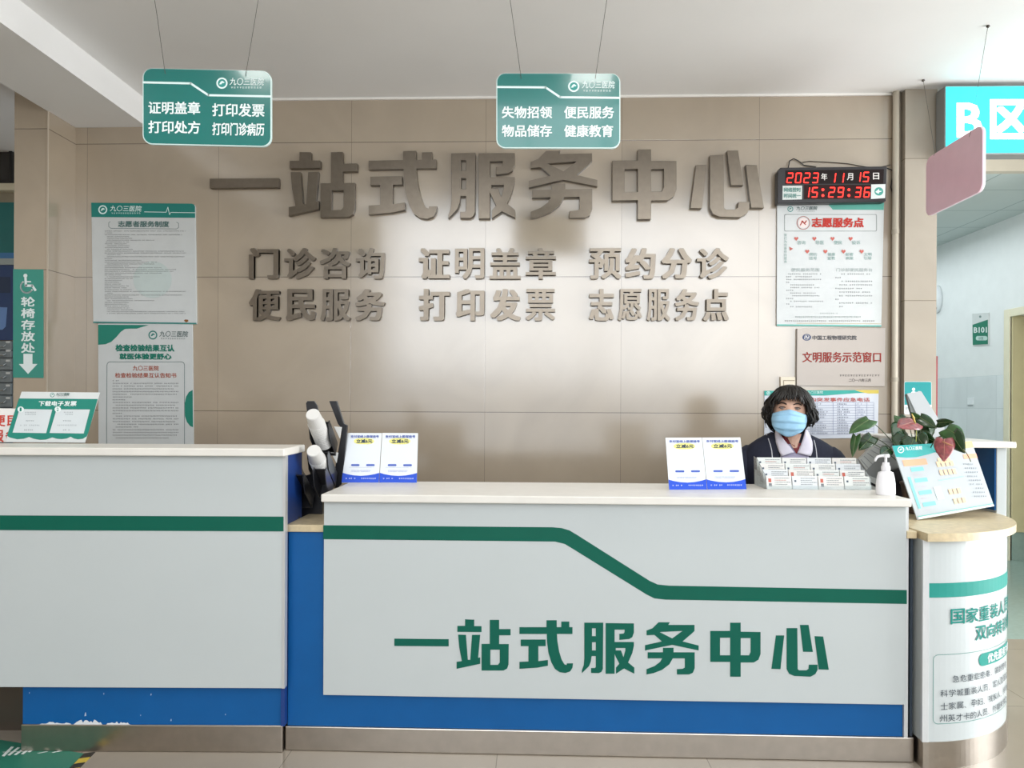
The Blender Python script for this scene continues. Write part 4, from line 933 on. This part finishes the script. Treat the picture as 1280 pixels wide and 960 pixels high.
# ------------------------------------------------------------------ printer behind the desk end
pr = thing('printer', 'grey desktop printer with raised ribbed paper tray left of the plant', 'printer', (1.62, 3.4, .88))
M_pg = mat('#8d8f8d', .45); M_pl2 = mat('#b9bbb8', .45)
PFp = wallface(3.42)
def ppoly(name, pts, n0, n1, mt, par=pr): MB().prism(PFp, [PFp.uv(*p) for p in pts], n0, n1, mt).build(name, par, bevel=.002)
zb = 635.5
ppoly('body', [(1079, zb), (1079, 596), (1104, 562), (1121, 570), (1127, 584), (1129, zb)], -.16, 0, M_pg)
ppoly('front_shelf', [(1080, 612), (1080.5, 592.5), (1096, 599), (1098, 618)], 0, .02, M_pl2)
ppoly('paper_slot', [(1082, 600), (1096, 607), (1096, 610), (1082, 603.5)], .02, .0215, M_black)
ppoly('dark_block', [(1112, zb), (1113, 588), (1126, 584), (1134, 600), (1136, zb)], .0, .03, mat('#231f22', .4))  # plain dark block at the right of the printer
ppoly('tray_side', [(1079, 593), (1105, 562), (1116, 556), (1116, 549), (1079, 585)], .0, .03, mat('#8b8d8c', .5))
ppoly('ribbed_tray', [(1069.5, 574), (1098.7, 547.5), (1114, 547), (1115.5, 550), (1079, 587)], .01, .034, M_pl2)
rb = MB()
for i in range(7):
    t_ = i / 7 + .07; p0_ = (1069.5 + 29 * t_, 574 - 26.5 * t_ + 1); p1_ = (1079 + 34 * t_, 587 - 37 * t_)
    rb.tube([PFp.W(*p0_, .0345), PFp.W(*p1_, .0345)], .0012, mat('#85878a', .5), 6)
rb.build('tray_ribs', pr)

# tablet on a stand behind the plant
tf = Face(onY(1160, 548, 3.56), RGT, V((0, .35, 1)))
root = thing('tablet', 'pale grey tablet leaning on the return counter behind the flowering plant', 'tablet', (onY(1172, 547, 3.56).x, 3.57, 1.195))
MB().prism(tf, [tf.uv(*p) for p in ((1133.5, 491.8), (1151.5, 488.6), (1187, 545), (1160, 547.8))], -.012, 0, mat('#b3b6b8', .35)).build('screen_back', root, bevel=.003)
MB().prism(tf, [tf.uv(*p) for p in ((1133.5, 491.8), (1137, 492), (1163, 547.8), (1157, 547.8), (1140, 517))], -.02, -.004, mat('#6f7472', .4)).build('shaded_edge', root)  # dark grey strip paints the shade along the slab's left edge
sp = tf.W(1168, 535, -.012); MB().tube([sp, V((sp.x + .01, sp.y + .07, 1.197))], .004, mat('#9a9d9c', .4), 10).build('stand_leg', root)

# ------------------------------------------------------------------ flamingo flower plant
PB = V((1.69, 3.30, .88))
pt = thing('flowering_plant', 'potted plant with dark glossy leaves and two dusky red flowers by the info board', 'plant', PB)
MB().lathe([(.055, 0), (.06, .004), (.078, .12), (.082, .125), (.082, .135), (.074, .135), (.07, .12), (.0, .115)], mat('#5b4a3f', .5), Matrix.Translation(PB), 28, caps=False).build('pot', pt)
M_leaf = mat('#1f3d1c', .25, 0, .25, scale=30, coat=.2); M_leaf2 = mat('#33582a', .3, 0, .25, scale=30); M_stem = mat('#3d4a2a', .5, 0, .15); M_spathe = mat('#8d4548', .28, 0, .45, scale=70, coat=.2)
def leaf(name, bpx, tpx, db, dt, w, roll, mt, cup=.15, bend=.1, parent=pt):
    """heart-shaped blade from its stem end to its tip (pixels and depths), w = width / length"""
    b = dep(*bpx, db); t = dep(*tpx, dt); ax = t - b; L = ax.length; ax.normalize()
    vw = (CO - b).normalized(); sd = ax.cross(vw).normalized(); sd = (Matrix.Rotation(R(roll), 3, ax) @ sd); nn = sd.cross(ax).normalized()
    if nn.dot(vw) < 0: nn = -nn
    def hw(t): return w * L * .5 * (math.sin(math.pi * min(1, (t + .12) / 1.12) ** .62) ** .9) if t > -.1 else 0
    m_ = MB()
    def fn(a_, c_):
        t_ = -.0 + 1.0 * c_; s_ = a_ * 2 - 1; ww = hw(t_)
        lobes = -.16 * L * abs(s_) * (1 - t_) ** 3
        return b + ax * (t_ * L + lobes) + sd * (s_ * ww) + nn * (-cup * ww * s_ * s_ * 1.0 - bend * L * (t_ - .3) ** 2 + .012 * math.sin(t_ * 9 + s_ * 3) * L * abs(s_))
    m_.grid(fn, 9, 12, mt); o = m_.build(name, parent, smooth=True, solid=.0012)
    MB().tube([fn(.5, k / 8) + nn * .0012 for k in range(9)], [.0014 - .00012 * k for k in range(9)], mat('#6b7a4a' if mt is not M_spathe else '#b98470', .5), 6).build('midrib', o)
    return b
def stem(pts, r=.0022, mt=M_stem): MB().tube(pts, r, mt, 7).build('stem', pt, smooth=True)
def bez(p0, p1, p2, n=10): return [p0 * (1 - t) ** 2 + p1 * 2 * t * (1 - t) + p2 * t * t for t in [i / n for i in range(n + 1)]]
crown = PB + V((0, 0, .115))
LV = [((1086, 524.5), (1061.5, 540.5), 3.25, 3.19, .55, 35, M_leaf2), ((1070, 545), (1065, 571), 3.25, 3.23, .42, 20, M_leaf2), ((1090, 545.5), (1074, 562), 3.28, 3.21, .5, 10, M_leaf),
      ((1128, 532), (1118, 519), 3.37, 3.37, .8, 20, M_leaf2), ((1134, 545), (1120, 560), 3.29, 3.23, .95, 15, M_leaf), ((1128, 536), (1117, 548), 3.35, 3.29, .95, -15, M_leaf), ((1146, 545), (1158, 562), 3.25, 3.19, .9, 5, M_leaf),
      ((1150, 522), (1171, 535), 3.31, 3.25, .7, -20, M_leaf), ((1140, 520), (1158, 527), 3.39, 3.35, .6, 25, M_leaf2), ((1152, 545), (1169, 552), 3.27, 3.20, .75, 10, M_leaf), ((1142, 548), (1136, 564), 3.25, 3.19, .95, 0, M_leaf), ((1128, 549), (1124, 566), 3.31, 3.27, .9, 10, M_leaf),
      ((1172, 529), (1192, 527), 3.25, 3.17, .5, -20, M_leaf), ((1183, 536), (1206, 548), 3.08, 3.00, .85, -25, M_leaf2), ((1190, 543), (1205, 566), 3.05, 2.97, .7, 20, M_leaf), ((1150, 536), (1162, 548), 3.33, 3.27, .9, 20, M_leaf), ((1133, 521), (1127, 534), 3.39, 3.35, .8, 0, M_leaf),
      ((1111, 561), (1101, 568), 3.25, 3.19, .6, 10, M_leaf), ((1160, 530), (1146, 541), 3.37, 3.31, .9, 0, M_leaf), ((1158, 552), (1150, 568), 3.25, 3.15, .9, 0, M_leaf)]
for q in LV:
    b = leaf('leaf', *q); mid = (b + crown) / 2 + V((0, 0, .07)); stem(bez(crown, mid, b), .0019)
bS = leaf('flower', (1143, 527), (1122.5, 533), 3.16, 3.10, .75, 40, M_spathe); stem(bez(crown, (bS + crown) / 2 + V((.02, 0, .03)), bS))
bS = leaf('flower', (1180.5, 548.5), (1180, 575), 3.02, 2.95, .66, 0, M_spathe, .3, .18); stem(bez(crown, (bS + crown) / 2 + V((0, 0, .16)), bS))
MB().tube([dep(1143, 527, 3.15), dep(1142, 522, 3.14), dep(1140, 517.5, 3.12)], [.004, .0045, .002], mat('#d9c26a', .5), 8).build('spadix', pt, smooth=True)
stem([dep(1144, 526, 3.15), dep(1145.5, 540, 3.14), dep(1145, 552, 3.13)], .0016, mat('#a8ad54', .5))
MB().tube([dep(1178, 552, 3.0), dep(1186, 555.5, 2.975), dep(1191, 557, 2.955)], [.003, .0035, .002], mat('#c08a66', .5), 8).build('spadix', pt, smooth=True)
stem(bez(dep(1204, 562, 2.94), dep(1209, 566, 2.93), dep(1213.5, 577, 2.91)), .002, mat('#7b7a58', .5))

# corridor fittings
XF = Face((XR, 0, 0), (0, -1, 0), (0, 0, 1))
root, a = board('room_sign', 'small green room sign B101 beside the corridor door', 'sign', XF, [(1216.8, 392), (1237, 390.8), (1237, 430.8), (1217.3, 431.8)], .012, mat('#cfd3d1', .4))
a.poly([(1217.3, 406), (1236.6, 399.5), (1236.6, 430.2), (1217.6, 431.2)], '#2b7a62'); a.text('B101', 1219, 409, 1235.5, 416.3, '#e3ecea', .25, -.4); a.rect(1221.5, 420, 1236, 425.5, '#bcd6cf', 2.4); a.text('诊室', 1225, 421, 1231, 424.6, '#3f7a6a'); a.poly(circ(1227, 395.8, 1.5), '#7d8f8c')
a.build(root)
root, a = board('light_switch', 'small white switch plate on the pale corridor wall', 'switch', XF, [(1210, 497.5), (1217.5, 497.3), (1217.5, 505.5), (1210, 505.7)], .008, mat('#e9eef0', .4)); a.line([(1211, 507), (1217, 507)], 1, '#8d9598'); a.build(root)
root = thing('emergency_light', 'white oval emergency light high on the corridor wall by the pillar', 'lamp', onX(1174, 385, XR))
p_ = onX(1172.5, 374, XR); MB().lathe([(.0, .06), (.08, .055), (.11, .02), (.11, 0)], mat('#e4e8ea', .35), Matrix.Translation(p_) @ Matrix.Rotation(R(-90), 4, 'Y') @ Matrix.Diagonal((1.3, .8, 1, 1)), 24).build('housing', root, smooth=True)
p2_ = onX(1173.5, 384, XR); MB().lathe([(.03, 0), (.035, .05), (.02, .07)], mat('#3d4346', .4), Matrix.Translation(p2_) @ Matrix.Rotation(R(-90), 4, 'Y'), 14).build('lamp_head', root)
root = thing('fire_cabinet', 'dark red fire cabinet edge behind the pale right pillar', 'cabinet', (2.36, 4.95, 0))
x0_ = onY(1166, 480, 4.95).x; x1_ = onY(1172.5, 480, 4.95).x; zz0, zz1 = onY(1170, 540, 4.95).z, onY(1170, 445, 4.95).z
box('cabinet_body', (x0_ - .1, 4.95, 0), (x1_, 5.15, zz1), mat('#7c2a2c', .4), root, .004); box('cabinet_door', (x0_ - .1, 4.94, .05), (x1_ - .01, 4.95, zz1 - .03), mat('#8a3133', .35), root, .002)
# ================================================================== PERSON behind the desk
HP = onY(989.5, 511, 3.43); PX0, PY0 = HP.x * 1.012, 3.50
ANG = math.atan2(-PX0, PY0) * -1
per = thing('person', 'seated person in navy cardigan, white collar and blue face mask behind the desk', 'person', (PX0, PY0, 0))
PM = Matrix.Translation((PX0, PY0, 0)) @ Matrix.Rotation(-ANG, 4, 'Z')
M_skin = mat('#d6ac95', .45, 0, .03, scale=20); M_hair = mat('#17130f', .38, 0, .2, scale=60); M_mask = mat('#9ccae8', .6, 0, .02, scale=40)
M_card = mat('#161b30', .75, 0, .1, scale=80); M_shirt = mat('#e6e1ee', .6, 0, .02); M_lilac = mat('#a9a3bd', .6); M_red = mat('#7c1a22', .6)
HC = V((0, -.055, 1.312))                                   # head centre, in the person's own frame (front = -y)
HT = Matrix.Translation(HC) @ Matrix.Rotation(R(3), 4, 'Y') @ Matrix.Rotation(R(-4), 4, 'X')
def head_pt(az, el, k=1.0):
    """surface of the head; az 0 = face, el -90..90"""
    x = math.sin(az) * math.cos(el); y = -math.cos(az) * math.cos(el); z = math.sin(el)
    X = x * .076; Y = y * .094; Z = z * .112
    if z < 0:
        t = (-z) ** 1.4; X *= 1 - .38 * t; Y = Y * (1 - .22 * t) - .012 * t
    f = max(0, -y)
    if f > .2:
        Y += .010 * (f - .2) * (1 - abs(z)) * .6
        g = lambda cx, cz, s: math.exp(-((X - cx) ** 2 + (Z - cz) ** 2) / (2 * s * s))
        Y -= .020 * g(0, -.016, .0115) + .011 * g(0, .005, .008) + .007 * g(0, -.058, .016) + .004 * g(0, -.092, .016)
        Y += .0085 * (g(.031, .018, .012) + g(-.031, .018, .012)); Y -= .004 * (g(.031, .036, .013) + g(-.031, .036, .013))
        Y -= .004 * (g(.038, -.02, .016) + g(-.038, -.02, .016))
    return V((X, Y, Z)) * k
def HW(p): return PM @ (HT @ p)
hd = MB()
hd.grid(lambda a_, b_: HW(head_pt(-math.pi + 2 * math.pi * a_, -math.pi / 2 + math.pi * b_)), 56, 44, M_skin, wrap=True)
# ears
for sg in (-1, 1):
    hd.grid(lambda a_, b_: HW(V((sg * (.074 + .008 * math.sin(math.pi * b_)), .012 + .016 * math.cos(2 * math.pi * a_) * math.sin(math.pi * b_), -.005 + .03 * math.cos(math.pi * b_) + .004 * math.sin(2 * math.pi * a_)))), 12, 8, M_skin, wrap=True)
def skin(name, verts, edges, radii, mt, parent, sub=2, root=0):
    me = bpy.data.meshes.new(name); me.from_pydata([tuple(PM @ V(v) - parent_loc(parent)) for v in verts], edges, [])
    o = bpy.data.objects.new(name, me); COL.objects.link(o)
    md = o.modifiers.new('skin', 'SKIN'); md.use_smooth_shade = True
    for i, r_ in enumerate(radii):
        sv = me.skin_vertices[0].data[i]; sv.radius = (r_, r_) if not isinstance(r_, tuple) else r_; sv.use_root = (i == root)
    s_ = o.modifiers.new('sub', 'SUBSURF'); s_.levels = sub; s_.render_levels = sub
    bpy.context.view_layer.update(); dg = bpy.context.evaluated_depsgraph_get()
    m2 = bpy.data.meshes.new_from_object(o.evaluated_get(dg), depsgraph=dg); bpy.data.objects.remove(o)
    return m2
bv = [(0,.04,.68),(0,.05,.85),(0,.045,1.0),(0,.035,1.12),(0,.01,1.19),(0,-.02,1.25)]; be = [(i, i + 1) for i in range(5)]; br_ = [.11,.10,.11,.09,.052,.05]
def limb(pts, rad, start):
    i0 = len(bv)
    for p in pts: bv.append(p)
    br_.extend(rad); be.append((start, i0)); be.extend((i0 + k, i0 + k + 1) for k in range(len(pts) - 1)); return i0 + len(pts) - 1
for sg in (-1, 1):
    w = limb([(sg*.165,.03,1.1),(sg*.215,-.005,.97),(sg*.225,-.03,.915),(sg*.16,-.115,.912),(sg*.11,-.165,.912)], [.05,.042,.036,.03,.024], 3)
    pm = limb([(sg*.085,-.195,.908)], [.028], w)
    for k, (dx, L) in enumerate(((.024,.062),(.009,.072),(-.006,.068),(-.02,.054))):
        limb([(sg*(.085+dx-.004),-.23,.908),(sg*(.085+dx-.012),-.23-L*.5,.909),(sg*(.085+dx-.016),-.23-L,.902)], [.0095,.0085,.0075], pm)
    limb([(sg*.055,-.2,.906),(sg*.045,-.225,.903),(sg*.04,-.24,.9)], [.011,.0095,.008], pm)
    limb([(sg*.09,.02,.63),(sg*.1,-.2,.62),(sg*.1,-.36,.59),(sg*.1,-.34,.36),(sg*.1,-.31,.11),(sg*.1,-.33,.07),(sg*.105,-.42,.045)], [.085,.075,.06,.052,.038,.036,.026], 0)
bm2 = skin('body', bv, be, br_, M_skin, per)
off = parent_loc(per); hd.mesh([v.co + off for v in bm2.vertices], [tuple(p.vertices) for p in bm2.polygons], M_skin)
hd.build('body', per, smooth=True)
# eyes, lids and brows
for sg in (-1, 1):
    c = V((sg * .031, -.0735, .018)); e = MB()
    e.grid(lambda a_, b_: HW(c + V((.0125 * math.cos(2*math.pi*a_) * math.sin(math.pi*b_), -.007 * math.cos(math.pi*b_) - .002, .0045 * math.sin(2*math.pi*a_) * math.sin(math.pi*b_)))), 18, 10, mat('#a08d82', .25), wrap=True)
    o = e.build('eye', per, smooth=True)
    i_ = MB(); i_.mesh([HW(c + V((-.001 + .005 * math.cos(t), -.0088, .0006 + .0042 * math.sin(t)))) for t in [k * math.pi / 8 for k in range(16)]], [tuple(range(16))], mat('#2a1710', .2))
    i_.mesh([HW(c + V((-.001 + .005 * math.cos(t), -.0093 + .0004, .0006 + .0042 * math.sin(t)))) for t in [k * math.pi / 8 for k in range(16)]], [tuple(range(16))[::-1]], mat('#2a1710', .2)); i_.build('iris', o)
    lid = MB(); lid.tube([HW(c + V((.0145 * math.cos(t), -.0072 - .002 * math.sin(t), .0062 * math.sin(t)))) for t in [math.pi * k / 10 for k in range(11)]], [.0008] + [.0016] * 9 + [.0008], mat('#2b1c16', .5), 6); lid.build('upper_eyelid', per, smooth=True)
    bw = MB(); bw.tube([HW(V((sg * x, y, z))) for x, y, z in ((.014, -.0865, .035), (.025, -.087, .0405), (.037, -.083, .042), (.05, -.074, .036))], [.003, .004, .0034, .0014], mat('#2e211b', .6), 6, flat=.6); bw.build('eyebrow', per, smooth=True)
# mask
mk = MB()
def mask_pt(a_, b_):
    u = a_ * 2 - 1
    lerp = lambda T: next(y0 + (y1 - y0) * (b_ - x0) / (x1 - x0) for (x0, y0), (x1, y1) in zip(T, T[1:]) if b_ <= x1 + 1e-9)
    hwid = lerp([(0, .073), (.3, .076), (.6, .071), (.85, .058), (1, .036)]); y0 = lerp([(0, .100), (.15, .113), (.4, .120), (.7, .114), (1, .094)])
    x = hwid * u; cr = 1 - (abs(x) / .083) ** 2.3
    y = -y0 * (.30 + .70 * max(0, cr) ** .6)
    z = .004 - .114 * b_ + .008 * (1 - abs(u)) ** 2 * (1 - b_) - .012 * u * u * (1 - b_) + .014 * u * u * b_
    ph = (b_ * 3.4 + .16 * u * u + .3) % 1; fold = (ph if ph < .8 else (1 - ph) * 4) - .4
    y -= .0052 * fold * (1 if .08 < b_ < .95 else 0)
    y -= .0012 * math.sin(u * 9 + b_ * 5)
    return HW(V((x, y, z)))
mk.grid(mask_pt, 34, 34, M_mask); mo = mk.build('face_mask', per, smooth=True, solid=.0015)
for sg in (-1, 1):
    lp_ = MB(); a0 = PM.inverted() @ mask_pt((sg + 1) / 2, .08); a1 = PM.inverted() @ mask_pt((sg + 1) / 2, .9)
    er = HT @ V((sg * .08, .02, .012)); er2 = HT @ V((sg * .078, .028, -.015))
    lp_.tube([PM @ p for p in (a0, a0.lerp(er, .5), er, er2, a1.lerp(er2, .5), a1)], .0012, mat('#e8edf0', .6), 6); lp_.build('ear_loop', mo, smooth=True)
# hair: a full cap plus wavy locks
hr = MB(); rg = random.Random(21)
def hair_lim(az):                                          # lowest elevation of the cap at this direction
    a_ = abs(az)
    return R(33) if a_ < .75 else (R(33) + (R(-30) - R(33)) * min(1, (a_ - .75) / .45))
def cap(a_, b_):
    az = -math.pi + 2 * math.pi * a_; lo = hair_lim(az); el = lo + (math.pi / 2 - lo) * b_
    p = head_pt(az, el); n_ = noise.noise(p * 38) * .006
    return HW(p * (1.12 + .02 * math.sin(el)) + p.normalized() * (n_ + .004))
hr.grid(cap, 60, 16, M_hair, wrap=True)
def lock(az0, el0, az1, el1, out, r_, curl, n=9):
    ph = rg.uniform(0, 6.28); pts = []
    for i in range(n):
        t = i / (n - 1); az = az0 + (az1 - az0) * t; el = el0 + (el1 - el0) * t
        p = head_pt(az, max(-1.5, el)); d = p.normalized()
        q = p * 1.10 + d * (.006 + out * math.sin(t * 1.9) ** 1.5)
        q += V((math.sin(ph + t * 7) * curl * t, math.cos(ph * 1.7 + t * 6) * curl * t * .6, math.sin(ph * 2.1 + t * 8) * curl * t * .5))
        pts.append(HW(q))
    hr.tube(pts, [r_ * (.55 + .6 * math.sin(math.pi * min(1, .15 + .8 * i / (n - 1)))) * (1 if i < n - 2 else .55) for i in range(n)], M_hair, 6, flat=.55)
for i in range(60):                                        # fringe
    az = rg.uniform(-.9, .9); lock(az * .35 + .1, R(80), az, R(rg.uniform(20, 31) - (8 if abs(az) > .5 else 0)), .012, .0075, .005)
for i in range(150):                                       # sides and back
    az = rg.choice((-1, 1)) * rg.uniform(1.0, 3.1); lo = rg.uniform(-24, 8) if abs(az) < 2 else rg.uniform(-48, -10)
    lock(az * .55, R(75), az, R(lo), rg.uniform(.004, .016), rg.uniform(.006, .0095), rg.uniform(.006, .012))
for i in range(70):                                        # loose curls beside the cheeks
    sg = rg.choice((-1, 1)); az = sg * rg.uniform(1.05, 1.75); lock(az * .9, R(rg.uniform(15, 50)), az * rg.uniform(.95, 1.1), R(rg.uniform(-26, 6)), rg.uniform(.006, .024), rg.uniform(.004, .007), .016)
hr.build('hair', per, smooth=True)
# cardigan: rings up the trunk, then the sleeves
RG = [(.60,.185,.13,.03),(.75,.18,.125,.035),(.90,.185,.125,.035),(1.0,.2,.128,.03),(1.07,.212,.125,.03),(1.12,.212,.115,.03),(1.155,.19,.1,.025),(1.185,.15,.085,.02),(1.208,.108,.072,.01),(1.222,.08,.064,.0)]
def ring_at(z):
    for (z0,a0,b0,c0),(z1,a1,b1,c1) in zip(RG, RG[1:]):
        if z <= z1: t = (z - z0) / (z1 - z0); return a0+(a1-a0)*t, b0+(b1-b0)*t, c0+(c1-c0)*t
    return RG[-1][1:]
def chest(x, z, h=0.):
    a_, b_, c_ = ring_at(z); return V((x, c_ - b_ * math.sqrt(max(.02, 1 - min(1, abs(x) / a_) ** 2.4)) - h, z))
cdg = MB()
def trunk(a_, b_):
    z = .60 + .622 * b_; A, B, C_ = ring_at(z); t = 2 * math.pi * a_; cx, sy_ = math.cos(t), math.sin(t)
    e = 2 / 2.4; return PM @ V((A * math.copysign(abs(cx) ** e, cx), C_ + B * math.copysign(abs(sy_) ** e, sy_), z + .002 * math.sin(t * 5 + z * 40)))
cdg.grid(trunk, 48, 40, M_card, wrap=True)
cm = cdg.build('cardigan', per, smooth=True)
for sg in (-1, 1):
    P_ = [(sg*.14,.03,1.125),(sg*.178,.028,1.105),(sg*.208,.015,1.05),(sg*.222,-.0,.98),(sg*.232,-.03,.92),(sg*.19,-.085,.918),(sg*.135,-.145,.915)]
    MB().tube([PM @ V(p) for p in P_], [.058,.066,.064,.057,.05,.043,.036], M_card, 18).build('sleeve', per, smooth=True, subsurf=1)
def pxp(px, py, h=.0):
    """pixel to the front of the chest, in world space"""
    d = ray(px, py); inv = PM.inverted(); o_ = inv @ CO; dd = inv.to_3x3() @ d
    t = 2.8
    for k in range(160):
        p = o_ + dd * t; q = chest(max(-.2, min(.2, p.x)), min(max(p.z, .61), 1.221), h)
        if p.y >= q.y: break
        t += .006
    return PM @ (o_ + dd * t)
# inner red top, shirt front and collar
MB().lathe([(.056, 1.13), (.060, 1.17), (.058, 1.205), (.054, 1.217)], M_red, PM @ Matrix.Translation((0, -.012, 0)), 24, caps=False).build('undershirt', per, smooth=True, solid=.003)
k4 = lambda x, y: (950 + x / 8, 480 + y / 8)
sf = MB(); sf.grid(lambda a_, b_: pxp(*k4(205 + (490 - 205) * a_, 600 + 290 * b_), .010), 10, 10, M_lilac); sf.build('shirt_front', per, smooth=True, solid=.002)
rv = MB(); rv.grid(lambda a_, b_: pxp(*k4(300 + 130 * a_ + (62 - 124 * a_) * b_, 590 + 105 * b_), .014), 6, 6, M_red); rv.build('undershirt_front', per, smooth=True)
sk = MB(); sk.grid(lambda a_, b_: pxp(*k4(255 + 160 * a_ + (75 - 120 * a_) * b_, 500 + 140 * b_), .0165), 8, 8, M_skin); sk.build('neckline', per, smooth=True)
def flap(outer, inner, name):
    m_ = MB(); n = len(outer)
    def fn(a_, b_):
        i = a_ * (n - 1); k = min(n - 2, int(i)); t = i - k
        o_ = [outer[k][j] + (outer[k+1][j] - outer[k][j]) * t for j in (0, 1)]; q = [inner[k][j] + (inner[k+1][j] - inner[k][j]) * t for j in (0, 1)]
        x = o_[0] + (q[0] - o_[0]) * b_; y = o_[1] + (q[1] - o_[1]) * b_
        return pxp(*k4(x, y), .021 + .006 * math.sin(math.pi * b_))
    m_.grid(fn, 14, 6, M_shirt); m_.build(name, per, smooth=True, solid=.003)
flap([(160, 448), (150, 500), (160, 580), (185, 665), (215, 722)], [(180, 452), (222, 535), (275, 600), (315, 650), (342, 683)], 'collar')
flap([(470, 455), (500, 510), (526, 590), (526, 670), (508, 722)], [(455, 458), (435, 530), (412, 600), (392, 650), (374, 690)], 'collar')
for pts in ([(62, 495), (85, 550), (105, 610), (118, 670), (124, 740), (126, 800)], [(500, 515), (530, 540), (548, 590), (560, 650), (568, 720), (570, 800)]):
    MB().tube([pxp(*k4(*p), .004) for p in pts], .0022, mat('#d9d9de', .6), 6).build('piping', per, smooth=True)
# trousers, shoes and the stool, out of sight behind the desk
M_tr = mat('#1a1d28', .8)
for sg in (-1, 1):
    MB().tube([PM @ V(p) for p in ((sg*.08,.04,.655),(sg*.09,-.02,.645),(sg*.1,-.2,.635),(sg*.1,-.345,.6),(sg*.1,-.35,.48),(sg*.1,-.33,.26),(sg*.1,-.31,.1))], [.1,.1,.088,.078,.068,.06,.055], M_tr, 16).build('trouser_leg', per, smooth=True)
    MB().tube([PM @ V(p) for p in ((sg*.1,-.27,.043),(sg*.1,-.32,.048),(sg*.102,-.38,.046),(sg*.106,-.44,.038),(sg*.108,-.475,.032))], [.03,.042,.04,.034,.02], mat('#202024', .5), 12).build('shoe', per, smooth=True)
stl = thing('stool', 'round padded stool under the seated person behind the desk', 'stool', (PX0, PY0, 0))
MB().lathe([(.0, .55), (.17, .548), (.18, .53), (.18, .5), (.165, .485), (.0, .485)], mat('#3a3a40', .5), PM, 28, caps=False).build('seat', stl, smooth=True)
MB().lathe([(.025, .03), (.025, .49)], M_steel, PM, 16).build('post', stl); MB().lathe([(.16, 0), (.16, .012), (.05, .035)], M_steel, PM, 28).build('base', stl)
